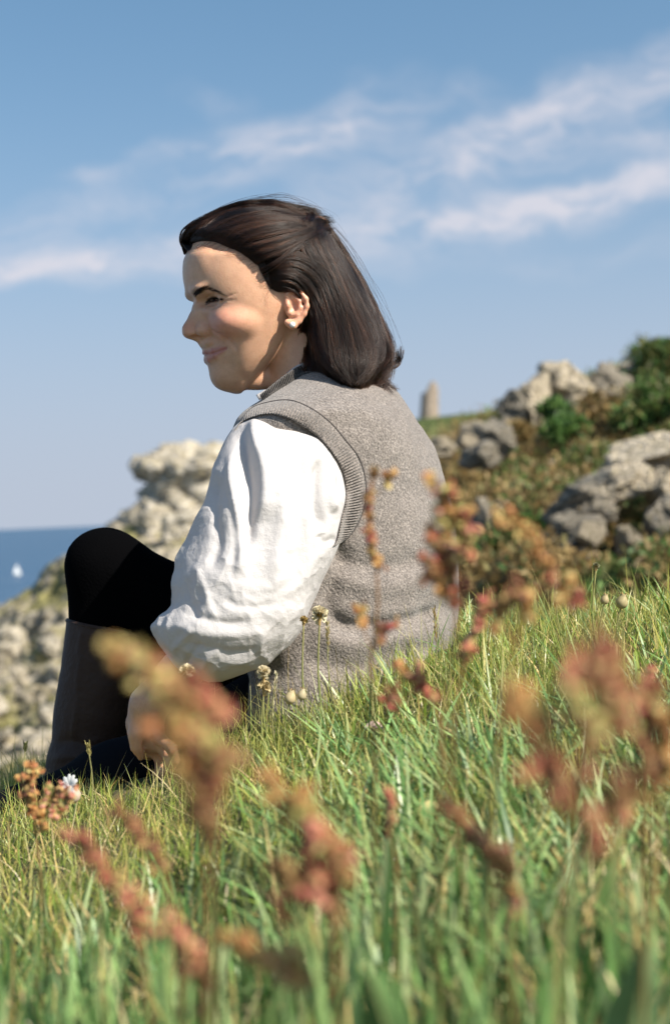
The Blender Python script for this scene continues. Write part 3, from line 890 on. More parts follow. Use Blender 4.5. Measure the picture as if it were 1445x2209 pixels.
# ------------------------------------------------------------------ clothes
def loft(rows, nrow, nring, e=2.0, shear=True):
    rows = np.asarray(rows, float)      # v, left, right, depth centre, half depth, shear
    v = np.linspace(rows[0, 0], rows[-1, 0], nrow)
    c = [smooth_interp(v, rows[:, 0], rows[:, k]) for k in range(1, 6)]
    th = np.linspace(0, 2 * np.pi, nring, endpoint=False)
    ct, st = np.cos(th), np.sin(th)
    ct = np.sign(ct) * np.abs(ct) ** (2 / e); st = np.sign(st) * np.abs(st) ** (2 / e)
    U = .5 * (c[0] + c[1])[:, None] + .5 * (c[1] - c[0])[:, None] * ct
    D = c[2][:, None] + c[3][:, None] * st + c[4][:, None] * ct
    Vv = np.repeat(v[:, None], nring, 1)
    return U, Vv, D
def close_loft(X, nrow, nring):
    V = X.reshape(-1, 3); Fq = grid_faces(nrow, nring, True)
    a = X[0].mean(0); b = X[-1].mean(0)
    V = np.concatenate([V, [a, b]]); n = nrow * nring
    j = np.arange(nring); j2 = (j + 1) % nring
    t1 = np.stack([np.full(nring, n), j2, j, j], 1); t2 = np.stack([np.full(nring, n + 1), (nrow - 1) * nring + j, (nrow - 1) * nring + j2, (nrow - 1) * nring + j2], 1)
    f_ = [list(q) for q in Fq] + [[n, int(b_), int(a_)] for a_, b_ in zip(j, j2)] + [[n + 1, int((nrow - 1) * nring + a_), int((nrow - 1) * nring + b_)] for a_, b_ in zip(j, j2)]
    return V, f_
def stroke(U, V, pts, width, amp, sharp=0.0, taper=.2):
    """fold along a pixel polyline: returns displacement"""
    pts = spline(np.asarray(pts, float), 24); best = np.full(U.shape, 1e9); par = np.zeros(U.shape); side = np.zeros(U.shape)
    for k in range(len(pts) - 1):
        a, b = pts[k], pts[k + 1]; ab = b - a; L2 = ab @ ab
        t = np.clip(((U - a[0]) * ab[0] + (V - a[1]) * ab[1]) / L2, 0, 1)
        dx, dy = U - a[0] - t * ab[0], V - a[1] - t * ab[1]
        dd = np.hypot(dx, dy); m = dd < best
        best = np.where(m, dd, best); par = np.where(m, (k + t) / (len(pts) - 1), par)
        side = np.where(m, np.sign(ab[0] * dy - ab[1] * dx), side)
    w = width * np.where(side > 0, 1 + sharp, 1 - sharp)
    tp = np.clip(np.minimum(par, 1 - par) / taper, 0, 1); tp = tp * tp * (3 - 2 * tp)
    return amp * np.exp(-(best / w) ** 2) * tp

VEST = [ # v, left, right, depth, half depth, shear
    (776, 690, 740, 1.80, .03, .0), (790, 668, 775, 1.80, .042, .005), (810, 640, 815, 1.80, .066, .02), (830, 612, 845, 1.80, .092, .03),
    (850, 582, 861, 1.80, .120, .04), (870, 555, 874, 1.80, .143, .05), (890, 526, 890, 1.80, .16, .055), (910, 508, 904, 1.80, .163, .06),
    (930, 500, 918, 1.80, .163, .062), (970, 496, 939, 1.80, .160, .064), (1030, 503, 957, 1.80, .152, .062), (1100, 517, 975, 1.80, .148, .06),
    (1180, 526, 985, 1.80, .146, .056), (1260, 530, 989, 1.80, .146, .052), (1330, 528, 987, 1.80, .148, .05), (1390, 520, 983, 1.80, .152, .05),
    (1450, 532, 980, 1.80, .156, .05), (1500, 522, 975, 1.795, .160, .05), (1545, 516, 965, 1.79, .160, .05), (1600, 520, 940, 1.79, .15, .05)]
nr, nc = 230, 240
U, Vv, D = loft(VEST, nr, nc, 2.25)
X = P(U, Vv, D); N = grid_normals(X)
front = (D < smooth_interp(Vv, [r[0] for r in VEST], [r[3] for r in VEST]))
if ((X - X.mean((0, 1))) * N).sum(-1).mean() < 0: N = -N
dsp = .0035 * fbm(X * 14, 3) + .0012 * fbm(X * 45, 2)
fs = np.zeros_like(dsp)
for pts, w_, a_, sh in [
    ([(690, 1290), (740, 1345), (820, 1350), (900, 1335), (985, 1300)], 20, -.011, .2),
    ([(660, 1345), (740, 1385), (840, 1372), (930, 1350), (985, 1345)], 24, .007, 0),
    ([(700, 1180), (760, 1215), (840, 1222), (930, 1200)], 22, -.006, 0),
    ([(700, 1225), (780, 1262), (880, 1262), (960, 1240)], 24, .005, 0),
    ([(640, 1420), (760, 1440), (880, 1410), (980, 1400)], 20, -.006, 0),
    ([(700, 1150), (735, 1190), (720, 1260), (690, 1330)], 18, -.007, 0),
    ([(800, 880), (860, 960), (900, 1060)], 40, .004, 0)]:
    fs += stroke(U, Vv, pts, w_, a_, sh)
dsp = dsp + np.where(front, fs, 0)
X = X + N * dsp[..., None]
V_, F_ = close_loft(X, nr, nc)
vest = link('vest', new_mesh('vest', V_, F_), M_KNIT, person)
VEST_BVH = BVHTree.FromPolygons([tuple(x) for x in V_], F_)

# ---- shirt sleeve
SLV = [ # v, left, right, depth, half depth, shear
    (870, 562, 606, 1.705, .012, .0), (886, 538, 632, 1.698, .030, .0), (905, 522, 664, 1.690, .044, .003), (930, 497, 702, 1.678, .059, .008), (970, 473, 733, 1.660, .069, .012),
    (1030, 451, 744, 1.648, .073, .016), (1075, 440, 748, 1.64, .076, .016), (1110, 427, 741, 1.634, .077, .015), (1165, 405, 734, 1.628, .079, .014),
    (1210, 384, 716, 1.622, .082, .012), (1260, 371, 693, 1.616, .084, .010), (1300, 370, 676, 1.612, .085, .008), (1335, 338, 662, 1.608, .084, .006),
    (1352, 327, 655, 1.607, .083, .006), (1385, 340, 632, 1.606, .078, .004), (1410, 361, 602, 1.606, .070, .003), (1440, 387, 556, 1.606, .054, .0), (1460, 420, 510, 1.606, .034, .0), (1470, 450, 480, 1.606, .012, .0)]
nr, nc = 420, 380
U, Vv, D = loft(SLV, nr, nc, 2.1)
X = P(U, Vv, D); N = grid_normals(X)
if ((X - X.mean((0, 1))) * N).sum(-1).mean() < 0: N = -N
dc_ = smooth_interp(Vv, [r[0] for r in SLV], [r[3] for r in SLV]); front = 1 / (1 + np.exp((D - dc_) / .006))
hgt = (Vv - 880) / 590
# crumpled linen: shallow hollows meeting in sharp creases, stronger on the shaded side and low down
def hollows(Xp, n_, seed, stretch):
    r = np.random.default_rng(seed); flat = Xp.reshape(-1, 3) * stretch
    pick = flat[r.integers(len(flat), size=n_)]; out = np.empty(len(flat))
    for k in range(0, len(flat), 20000):
        c_ = flat[k:k + 20000]; d2 = (c_ ** 2).sum(1)[:, None] + (pick ** 2).sum(1)[None] - 2 * c_ @ pick.T
        out[k:k + 20000] = np.maximum(d2.min(1), 0)
    return (out / np.mean(out)).reshape(Xp.shape[:2])
wx = X + .022 * np.stack([fbm(X * 15 + 5, 3), fbm(X * 15 + 9, 3), fbm(X * 15 + 13, 3)], -1)
h1 = hollows(wx, 110, 1, np.array([1.5, 1.5, .75])); h2 = hollows(wx + .004 * np.stack([fbm(X * 50, 2), fbm(X * 50 + 4, 2), fbm(X * 50 + 8, 2)], -1), 620, 2, np.array([1.2, 1.2, 1.0]))
low = np.clip((Vv - 1000) / 260 + (590 - U) / 330, 0, 1)
dsp = (.0004 + .0008 * low) * np.minimum(h1 - 1, 2.5) + (.0001 + .00050 * low) * np.minimum(h2 - 1, 2.5) + .0022 * fbm(X * 9, 2) + .0003 * fbm(X * 120, 2)
fs = np.zeros_like(dsp)
for pts, w_, a_, sh in [
    ([(560, 886), (548, 940), (566, 1000), (572, 1060), (560, 1130)], 22, .012, -.35),     # ridge from the shoulder, lit on its right
    ([(527, 915), (525, 980), (538, 1050), (536, 1120), (528, 1200)], 15, -.012, .1),      # shaded valley left of it
    ([(505, 960), (500, 1030), (514, 1100), (522, 1180), (512, 1260)], 13, .008, -.2),
    ([(470, 1010), (462, 1090), (470, 1170), (452, 1240)], 14, -.007, 0),
    ([(600, 1010), (610, 1100), (600, 1190), (585, 1270)], 16, .006, .1),
    ([(640, 960), (655, 1060), (650, 1160), (636, 1250)], 16, -.005, .1),
    ([(690, 985), (684, 1040), (688, 1100), (700, 1150)], 10, -.011, .2),                   # pocket by the armhole
    ([(716, 1000), (712, 1060), (722, 1110)], 9, .007, .1),
    ([(728, 1160), (700, 1168), (686, 1150)], 9, -.008, 0),
    ([(720, 1190), (690, 1200), (650, 1260), (600, 1290)], 13, .006, 0),
    ([(420, 1210), (440, 1260), (455, 1310), (470, 1350)], 10, .007, .3),
    ([(400, 1240), (412, 1300), (432, 1345)], 9, -.006, 0),
    ([(380, 1320), (430, 1330), (490, 1345), (560, 1340)], 11, -.008, 0),
    ([(360, 1345), (420, 1362), (500, 1372), (590, 1362)], 12, .007, 0),
    ([(470, 1290), (540, 1310), (610, 1300)], 10, -.006, 0),
    ([(480, 1250), (560, 1270), (640, 1235)], 12, .005, 0),
    ([(380, 1390), (440, 1395), (500, 1410), (570, 1400)], 10, -.007, 0),
    ([(372, 1405), (400, 1375), (420, 1350)], 8, .006, 0),
    ([(400, 1440), (415, 1410), (440, 1385)], 7, -.006, 0),
    ([(430, 1455), (450, 1420), (480, 1400)], 8, .006, 0),
    ([(380, 1205), (372, 1280), (345, 1335)], 16, -.006, 0)]:
    fs += stroke(U, Vv, pts, w_, a_ * (.85 if pts[0][1] < 1150 else .36), sh)
edge = np.clip((Vv - 880) / 40, 0, 1) * np.clip((1470 - Vv) / 30, .25, 1)
keep = .35 + .65 * front
X = X + N * ((dsp * keep + fs * front) * edge)[..., None]
V_, F_ = close_loft(X, nr, nc)
shirt = link('shirt_sleeve', new_mesh('shirt_sleeve', V_, F_), M_LINEN, person)
SLV_BVH = BVHTree.FromPolygons([tuple(x) for x in V_], F_)

# ---- ribbed bands of the vest
def front_depth(u, v, bvhs, default):
    best = None
    for b in bvhs:
        h = on_surface(u, v, b)
        if h is not None:
            d = float(np.dot(h, AX_B)); best = d if best is None else min(best, d)
    return default if best is None else best
def rib_band(name, outer, inner, n, ribs, bvhs, material, parent, lift=.004, depth=.0016, cols=9, dflt=1.75, inner_lift=.004):
    o_, i_ = spline(np.array(outer, float), n), spline(np.array(inner, float), n)
    t = np.linspace(0, 1, cols)
    uv = o_[:, None] * (1 - t)[None, :, None] + i_[:, None] * t[None, :, None]
    dep = np.array([[front_depth(a, b, bvhs, np.nan) for a, b in row] for row in uv])
    fill = np.nanmean(dep) if np.isnan(dep).any() else 0
    for r_ in range(n):
        row = dep[r_]
        if np.isnan(row).all(): dep[r_] = dep[r_ - 1] if r_ else dflt
        else: dep[r_] = np.where(np.isnan(row), np.nanmean(row), row)
    for _ in range(5):
        dep[1:-1] = (dep[:-2] + 2 * dep[1:-1] + dep[2:]) / 4
        dep[:, 1:-1] = (dep[:, :-2] + 2 * dep[:, 1:-1] + dep[:, 2:]) / 4
    prof = np.sin(np.pi * np.clip(t * .92 + .04, 0, 1)) ** .5
    s = np.linspace(0, ribs * 2 * np.pi, n)
    rb = np.sign(np.sin(s)) * np.abs(np.sin(s)) ** .7
    d2 = dep - lift * prof[None] - inner_lift * t[None] - depth * rb[:, None] * (prof ** 2)[None]
    A = P(uv[..., 0], uv[..., 1], d2); Bk = P(uv[..., 0], uv[..., 1], d2 + .008)
    V_ = np.concatenate([A.reshape(-1, 3), Bk.reshape(-1, 3)]); g = grid_faces(n, cols); m = n * cols
    F_ = [list(q) for q in g] + [list(q[::-1] + m) for q in g]
    for r_ in range(n - 1):
        for c_ in (0, cols - 1):
            a, b = r_ * cols + c_, (r_ + 1) * cols + c_
            F_.append([a, b, b + m, a + m] if c_ == 0 else [b, a, a + m, b + m])
    return link(name, new_mesh(name, V_, F_), material, parent)
ARM_O = [(512, 920), (520, 906), (541, 882), (583, 867), (626, 864), (668, 880), (711, 911), (743, 948), (772, 986), (786, 1028), (788, 1075), (776, 1118), (758, 1150), (736, 1172)]
ARM_I = [(505, 928), (520, 912), (548, 899), (583, 893), (616, 900), (648, 917), (687, 944), (720, 982), (741, 1026), (746, 1076), (737, 1116), (731, 1146), (727, 1165), (720, 1178)]
arm_rib = rib_band('armhole_rib', ARM_O, ARM_I, 620, 82, [VEST_BVH, SLV_BVH], M_RIB, vest, .005, .0016)
sp = spline(np.array(ARM_O, float), 160)
dd = np.array([front_depth(a, b, [VEST_BVH], np.nan) for a, b in sp]); dd = np.where(np.isnan(dd), np.nanmean(dd[:20]), dd)
M_SEAM, *_ = mat_simple('dark_seam_yarn', (.09, .08, .075), .95, .1)  # dark yarn laid along the armhole seam
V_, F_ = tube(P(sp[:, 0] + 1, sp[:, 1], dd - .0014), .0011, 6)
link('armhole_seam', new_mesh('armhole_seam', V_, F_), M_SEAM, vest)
COL_O = [(566, 864), (590, 848), (625, 826), (655, 808), (684, 802), (700, 806)]
COL_I = [(560, 852), (582, 834), (615, 808), (648, 788), (680, 780), (700, 786)]
rib_band('collar_rib', COL_O, COL_I, 200, 40, [VEST_BVH], M_COLLAR, vest, .006, .0012, 7, 1.75, .0)
HEM_O = [(516, 1524), (535, 1540), (570, 1560), (630, 1572), (700, 1580), (800, 1580)]
HEM_I = [(512, 1556), (532, 1574), (570, 1600), (630, 1612), (700, 1620), (800, 1620)]
rib_band('hem_rib', HEM_O, HEM_I, 300, 50, [VEST_BVH], M_RIB, vest, .006, .002, 7, 1.70, .0)
# shirt collar showing inside the vest
sp = spline(np.array([(556, 858), (580, 843), (612, 817), (646, 790), (672, 781)], float), 40)
V_, F_ = tube(np.array([on_surface(a, b + 3, BODY_BVH, P(a, b, 1.78), .002) for a, b in sp]), .0042, 8)
link('shirt_collar', new_mesh('shirt_collar', V_, F_), M_LINEN, person)

# ---- trousers and boots (distance fields in the level frame)
LEG1 = limb([(228, 1226, 1.90, 77), (640, 1450, 1.86, 100)])
SHIN1 = limb([(228, 1226, 1.90, 77), (226, 1330, 1.90, 70), (216, 1440, 1.90, 60)])
LEG2 = limb([(640, 1500, 1.74, 95), (420, 1600, 1.70, 74), (240, 1676, 1.72, 64), (40, 1770, 1.74, 62), (-60, 1815, 1.75, 60)])
CALF1 = limb([(280, 1320, 1.90, 58), (430, 1460, 1.87, 82)])
def t_sdf(p): return smin(smin(chain(p, LEG1, .02), chain(p, SHIN1, .02), .03), chain(p, CALF1, .02), .02) + .0022 * fbm(p * 22, 2)
tv, tq = surface_nets(t_sdf, (-.42, 1.70, -.36), (.08, 2.06, .03), .006)
link('trousers', new_mesh('trousers', Wd(relax(tv, tq, 2)), tq), M_TROUSER, person)
def t2_sdf(p): return chain(p, LEG2, .03) + .0016 * fbm(p * 22, 2)
tv, tq = surface_nets(t2_sdf, (-.56, 1.55, -.50), (.08, 1.90, -.1), .006)
link('trouser_leg', new_mesh('trouser_leg', Wd(relax(tv, tq, 2)), tq), M_NAVY, person)
BOOT = [(1334, 145, 316, 1.90, .054, 0), (1345, 143.5, 315, 1.90, .055, 0), (1400, 137, 306, 1.90, .052, 0), (1480, 125, 300, 1.90, .052, 0), (1550, 115, 288, 1.90, .050, 0),
        (1590, 113, 276, 1.90, .046, 0), (1630, 102, 268, 1.895, .045, 0), (1680, 95, 268, 1.89, .046, 0), (1740, 80, 272, 1.885, .046, 0), (1800, 70, 275, 1.88, .04, 0)]
nr, nc = 90, 72
U, Vv, D = loft(BOOT, nr, nc, 2.1)
tt = np.clip((Vv - 1338) / 90, 0, 1)
cc = (U - 144) / 168
Vv = Vv + (1 - tt) * (36 * np.clip(cc, 0, 1) ** .7 - 2) * (D < 1.90) + (1 - tt) * (-14) * (D >= 1.90) * 0
X = P(U, Vv, D); N = grid_normals(X)
if ((X - X.mean((0, 1))) * N).sum(-1).mean() < 0: N = -N
dsp = .002 * fbm(X * 18, 3)
dsp += stroke(U, Vv, [(176, 1350), (172, 1440), (164, 1540), (158, 1620)], 3.0, .0022, 0, .05) * (D < 1.9)
dsp += stroke(U, Vv, [(110, 1612), (150, 1600), (200, 1615), (250, 1600)], 10, -.004) * (D < 1.9) + stroke(U, Vv, [(105, 1640), (160, 1632), (230, 1650)], 9, .003) * (D < 1.9)
X = X + N * dsp[..., None]
V_, F_ = close_loft(X, nr, nc)
boot = link('boot', new_mesh('boot', V_, F_), M_BOOT, person)
# rolled top edge
ring = X[1]; V_, F_ = tube(np.concatenate([ring, ring[:1]]), .0017, 6, False)
link('boot_top_edge', new_mesh('boot_top_edge', V_, F_), M_BOOT, boot)
fs_ = limb([(185, 1730, 1.89, 52), (80, 1800, 1.90, 46), (0, 1850, 1.91, 38)])
tv, tq = surface_nets(lambda p: chain(p, fs_, .01), (-.52, 1.80, -.56), (-.24, 2.0, -.30), .006)
link('boot_foot', new_mesh('boot_foot', Wd(relax(tv, tq, 1)), tq), M_BOOT, boot)
set_base(person)
for o_ in list(person.children): pass
# ================================================================== SETTING
def gz(x, y):
    """height of the grassy knoll in the level frame"""
    x = np.asarray(x, float); y = np.asarray(y, float)
    base = smooth_interp(y, [-2, 0, .5, .9, 1.3, 1.65, 1.9, 2.2, 2.6, 3.2, 5, 9], [-.36, -.335, -.315, -.296, -.264, -.228, -.215, -.24, -.36, -.72, -2.0, -4.5])
    sl = smooth_interp(y, [-2, .3, .8, 1.3, 1.65, 3, 9], [.10, .10, .17, .29, .36, .37, .30])
    xx = np.where(x > .12, .12 + .28 * np.minimum(x - .12, .5) + .25 * np.maximum(x - .62, 0), np.where(x < -.8, -.8 + .9 * (x + .8), x))
    b = noise3(np.stack([x * 3.1, y * 3.1, 0 * x], -1)) * .014 + noise3(np.stack([x * 9, y * 9, 0 * x + 4], -1)) * .007
    return base + sl * xx + b
def ground_hit(u, v):
    d = np.linspace(.3, 4, 1500); x = (u - CU) / F * d; z = -(v - CV) / F * d
    m = z < gz(x, d)
    return float(d[np.argmax(m)]) if m.any() else 2.0

# ---- materials
def mat_ground():
    m, n, l, b = mat('turf_soil')
    co = objco(n)
    a = node(n, 'ShaderNodeTexNoise', Scale=26.0, Detail=6.0); l.new(co, a.inputs['Vector'])
    r = ramp(n, [(.3, (.028, .030, .010)), (.5, (.06, .065, .02)), (.7, (.13, .10, .045))]); l.new(a.outputs[0], r.inputs[0])
    l.new(r.outputs[0], b.inputs['Base Color']); b.inputs['Roughness'].default_value = .95
    bump(m, n, l, b, 90, .01, 5, coord=co)
    return m
def mat_rock(name, pale, mid, dark, green=.0, scale=1.0):
    m, n, l, b = mat(name)
    ob = node(n, 'ShaderNodeTexCoord').outputs['Object']
    oi = node(n, 'ShaderNodeObjectInfo')
    ad = node(n, 'ShaderNodeVectorMath', operation='ADD'); l.new(ob, ad.inputs[0]); l.new(oi.outputs['Random'], ad.inputs[1])
    co = ad.outputs[0]
    a = node(n, 'ShaderNodeTexNoise', Scale=3.2 * scale, Detail=8.0, Roughness=.62); l.new(co, a.inputs['Vector'])
    r = ramp(n, [(.32, dark), (.47, mid), (.62, pale), (.8, tuple(min(1, c * 1.15) for c in pale))]); l.new(a.outputs[0], r.inputs[0])
    out = r.outputs[0]
    f2 = node(n, 'ShaderNodeTexNoise', Scale=9.0 * scale, Detail=6.0, Roughness=.7); l.new(co, f2.inputs['Vector'])
    r2 = ramp(n, [(.45, (0, 0, 0)), (.62, (1, 1, 1))]); l.new(f2.outputs[0], r2.inputs[0])
    mx = node(n, 'ShaderNodeMix', data_type='RGBA'); l.new(r2.outputs[0], mx.inputs['Factor'])
    l.new(out, mx.inputs[6]); mx.inputs[7].default_value = (mid[0] * .75 + .03, mid[1] * .72 + .02, mid[2] * .55, 1)
    out = mx.outputs[2]
    if green:
        f3 = node(n, 'ShaderNodeTexNoise', Scale=.9 * scale, Detail=5.0, Roughness=.65); l.new(co, f3.inputs['Vector'])
        r3 = ramp(n, [(.47, (0, 0, 0)), (.56, (1, 1, 1))]); l.new(f3.outputs[0], r3.inputs[0])
        k = node(n, 'ShaderNodeMath', operation='MULTIPLY'); l.new(r3.outputs[0], k.inputs[0]); k.inputs[1].default_value = green
        mg = node(n, 'ShaderNodeMix', data_type='RGBA'); l.new(k.outputs[0], mg.inputs['Factor'])
        l.new(out, mg.inputs[6]); mg.inputs[7].default_value = (.19, .175, .065, 1); out = mg.outputs[2]
    l.new(out, b.inputs['Base Color']); b.inputs['Roughness'].default_value = .92
    b.inputs['Specular IOR Level'].default_value = .2
    bump(m, n, l, b, 7 * scale, .12 / scale, 8, coord=co)
    return m
def mat_cover(name, stops, scale):
    m, n, l, b = mat(name)
    co = objco(n)
    a = node(n, 'ShaderNodeTexNoise', Scale=scale, Detail=7.0, Roughness=.65); l.new(co, a.inputs['Vector'])
    r = ramp(n, stops); l.new(a.outputs[0], r.inputs[0]); l.new(r.outputs[0], b.inputs['Base Color'])
    b.inputs['Roughness'].default_value = .95; b.inputs['Specular IOR Level'].default_value = .1
    bump(m, n, l, b, scale * 4, .25 / scale, 6, coord=co)
    return m
def mat_leafy(name, trans=.3, rough=.55, spec=.35):
    m, n, l, b = mat(name)
    at = node(n, 'ShaderNodeAttribute', attribute_name='tint')
    l.new(at.outputs['Color'], b.inputs['Base Color'])
    b.inputs['Roughness'].default_value = rough; b.inputs['Specular IOR Level'].default_value = spec
    tr = node(n, 'ShaderNodeBsdfTranslucent'); l.new(at.outputs['Color'], tr.inputs['Color'])
    mx = node(n, 'ShaderNodeMixShader'); mx.inputs[0].default_value = trans
    l.new(b.outputs[0], mx.inputs[1]); l.new(tr.outputs[0], mx.inputs[2]); l.new(mx.outputs[0], n['Material Output'].inputs[0])
    return m
M_GROUND = mat_ground()
M_ROCK = mat_rock('pale_granite', (.70, .60, .475), (.54, .465, .37), (.24, .215, .185), scale=1.0)
M_ROCKD = mat_rock('shaded_grey_granite', (.60, .52, .42), (.29, .265, .235), (.09, .09, .097), scale=1.3)  # darker granite; on shadowed boulders the shade is put into this colour
M_CLIFF = mat_rock('cliff_granite', (.50, .44, .355), (.32, .28, .22), (.085, .08, .072), green=.9, scale=.35)
M_STONE = mat_rock('cliff_stone', (.57, .51, .425), (.38, .34, .285), (.10, .098, .095), scale=.6)
M_HILL = mat_cover('bracken_slope', [(.3, (.045, .035, .015)), (.45, (.12, .085, .03)), (.58, (.10, .095, .03)), (.75, (.19, .15, .06))], 1.6)
M_KNOLL = mat_cover('green_knoll', [(.3, (.055, .075, .025)), (.5, (.095, .12, .04)), (.7, (.15, .15, .06))], .12)
M_LEAF = mat_leafy('leaf')
M_GRASS = mat_leafy('grass_blade', .30, .38, .5)
M_PLANT = mat_leafy('plant_tissue', .22, .6, .25)

# ---- near ground
xs = np.concatenate([np.linspace(-6, -1, 26)[:-1], np.linspace(-1, 1, 121), np.linspace(1, 6, 26)[1:]])
ys = np.concatenate([np.linspace(-3, .3, 18)[:-1], np.linspace(.3, 2.6, 140), np.linspace(2.6, 9, 40)[1:]])
Yg, Xg = np.meshgrid(ys, xs, indexing='ij')
G = np.stack([Xg, Yg, gz(Xg, Yg)], -1)
link('ground', new_mesh('ground', Wd(G).reshape(-1, 3), grid_faces(len(ys), len(xs))), M_GROUND, kind='structure')

# ---- sea
m, n, l, b = mat('sea_water')
b.inputs['Base Color'].default_value = (.012, .060, .125, 1); b.inputs['Roughness'].default_value = .28
b.inputs['IOR'].default_value = 1.33; b.inputs['Specular IOR Level'].default_value = .45
co = objco(n)
for s_, d_ in ((.12, 2.2), (.55, .5), (.012, 6.0)): bump(m, n, l, b, s_, d_, 4, coord=co)
ysea = np.geomspace(90, 56000, 60); xw = np.linspace(-1, 1, 41)
S = np.stack([xw[None] * (ysea[:, None] * 1.2 + 300), np.repeat(ysea[:, None], 41, 1), np.full((60, 41), -35.0)], -1)
link('sea', new_mesh('sea', S.reshape(-1, 3), grid_faces(60, 41)), m, kind='structure')

# ---- sailing boat
m_sail, *_ = mat_simple('sail_cloth', (.85, .85, .84), .8, .2)
m_hull, *_ = mat_simple('boat_hull', (.80, .80, .80), .4, .5)
bd = 35 / (((1247 - 1146) / F)); bp = P(38, 1245, bd); bp[2] = -35.0
boat = empty('sailing_boat', bp, 'tiny white sailing boat far out on the blue sea', 'boat')
hl = []
for k, (x, w, z0) in enumerate([(-4.5, .4, .9), (-3, 1.3, .5), (0, 1.7, .3), (3, 1.1, .5), (5.2, .08, 1.2)]):
    hl.append([(x, -w, 1.5), (x, -w * .7, z0), (x, 0, z0 - .5), (x, w * .7, z0), (x, w, 1.5)])
hl = np.array(hl) * .62; Vh = hl.reshape(-1, 3) + bp; fh = [list(q) for q in grid_faces(5, 5)] + [[i * 5, i * 5 + 4, i * 5 + 9, i * 5 + 5][::-1] for i in range(4)]
link('hull', new_mesh('hull', Vh, fh), m_hull, boat)
def sail(name, a, b_, c, bel):
    a, b_, c = map(np.array, (a, b_, c)); A = []
    for i in range(7):
        for j in range(7):
            t, s_ = i / 6, j / 6; p_ = a * (1 - t) + (b_ * (1 - s_) + c * s_) * t
            p_ = p_ + np.array([0, bel * math.sin(math.pi * t) * math.sin(math.pi * s_), 0]); A.append(p_)
    A = np.array(A, float) * .62 + bp
    A = np.concatenate([A, A + [0, .03, 0]]); g = grid_faces(7, 7)
    return link(name, new_mesh(name, A, [list(q) for q in g] + [list(q[::-1] + 49) for q in g]), m_sail, boat)
sail('mainsail', (.3, 0, 13.5), (.3, 0, 2.6), (-4.2, 0, 2.4), .6)
sail('jib', (.8, 0, 12), (5.0, 0, 1.6), (1.0, 0, 2.2), .5)
V_, F_ = tube(np.array([(.45, 0, 1.0), (.45, 0, 14)]) * .62 + bp, .12, 6); link('mast', new_mesh('mast', V_, F_), m_hull, boat)
set_base(boat)

# ---- boulders: a few shared shapes, faceted and weathered
def boulder_mesh(name, seed, cuts=11, boxy=.5, sub=4, rough=.07, material=None):
    import bmesh
    bm = bmesh.new(); bmesh.ops.create_icosphere(bm, subdivisions=sub, radius=1.0)
    v = np.array([x.co[:] for x in bm.verts]); f = [[x.index for x in q.verts] for q in bm.faces]; bm.free()
    r = np.random.default_rng(seed)
    e = 2 + 8 * boxy
    v = v / ((np.abs(v) ** e).sum(1) ** (1 / e))[:, None]
    for k in range(cuts):
        nrm = r.normal(size=3); nrm /= np.linalg.norm(nrm); d = .62 + .28 * r.random()
        o = np.maximum(v @ nrm - d, 0); v = v - o[:, None] * nrm
    nn = v / np.linalg.norm(v, axis=1)[:, None]
    st = noise3(v * np.array([1.3, 1.3, 2.2]) + seed * 3.1)              # ledges between joints
    ledge = np.round(st * 3.2) / 3.2
    crack = np.exp(-(noise3(v * 1.6 + seed) / .055) ** 2) * .8 + np.exp(-(noise3(v * np.array([1.2, 1.2, 3.4]) + seed * 1.7) / .05) ** 2)
    v = v + nn * (rough * 2.4 * ledge - rough * 1.3 * crack + rough * .8 * fbm(v * 2.6 + seed, 3) + rough * .5 * fbm(v * 7 + seed, 2, .55, True))[:, None]
    me = new_mesh(name, v, np.array(f)); me.materials.append(material)
    return me
BM_P = [boulder_mesh('granite_boulder', 40 + k, 9, .8, 5, .075, M_ROCK) for k in range(5)]
BM_D = [boulder_mesh('dark_boulder', 60 + k, 10, .75, 5, .09, M_ROCKD) for k in range(4)]
BM_S = [boulder_mesh('cliff_boulder', 80 + k, 8, .75, 4, .10, M_STONE) for k in range(6)]
def place(o, u0, v0, u1, v1, d, thick=None, rz=0.0, tilt=0.0):
    c = P((u0 + u1) / 2, (v0 + v1) / 2, d); sx = (u1 - u0) / 2 / F * d * 1.06; sz = (v1 - v0) / 2 / F * d * 1.06
    sy = thick if thick else .9 * max(sx, sz)
    o.matrix_world = Matrix.Translation(Vector(c)) @ Matrix.Rotation(rz, 4, 'Z') @ Matrix.Rotation(tilt, 4, 'Y') @ Matrix.Diagonal((sx, sy, sz, 1))

# ---- left headland
HS_U = [-700, -200, 0, 60, 120, 180, 220, 280, 340, 470, 600, 800, 950, 1300]
HS_V = [1630, 1420, 1306, 1263, 1216, 1176, 1145, 1102, 1085, 1050, 1010, 960, 940, 900]
nu, nt = 420, 260
uu = np.linspace(-700, 1300, nu); tt = np.linspace(0, 1.25, nt)
vs = smooth_interp(uu, HS_U, HS_V)
T = np.clip(tt, 0, 1)[:, None]
D = 26 + 34 * T ** 1.1 + np.clip(tt - 1, 0, 1)[:, None] * 120
V2 = 1850 + (vs[None] - 1850) * T ** .95
Xl = np.stack([(uu[None] - CU) / F * D, D + 0 * V2, -(V2 - CV) / F * D - np.clip(tt - 1, 0, 1)[:, None] * 30], -1)
X = Wd(Xl)
blk = fbm(X * np.array([.35, .35, .55]), 4, .55, True); amp = np.clip(1.2 - T, .35, 1) * np.clip(1.15 - 0 * T, 0, 2)
cell = np.sign(noise3(X * np.array([.8, .8, 1.1]) + 9)) * np.sqrt(np.abs(noise3(X * np.array([.8, .8, 1.1]) + 9)))
lg = np.round(noise3(X * np.array([.42, .42, .9]) + 21) * 3) / 3; lg2 = np.round(noise3(X * np.array([1.1, 1.1, 1.9]) + 51) * 3) / 3
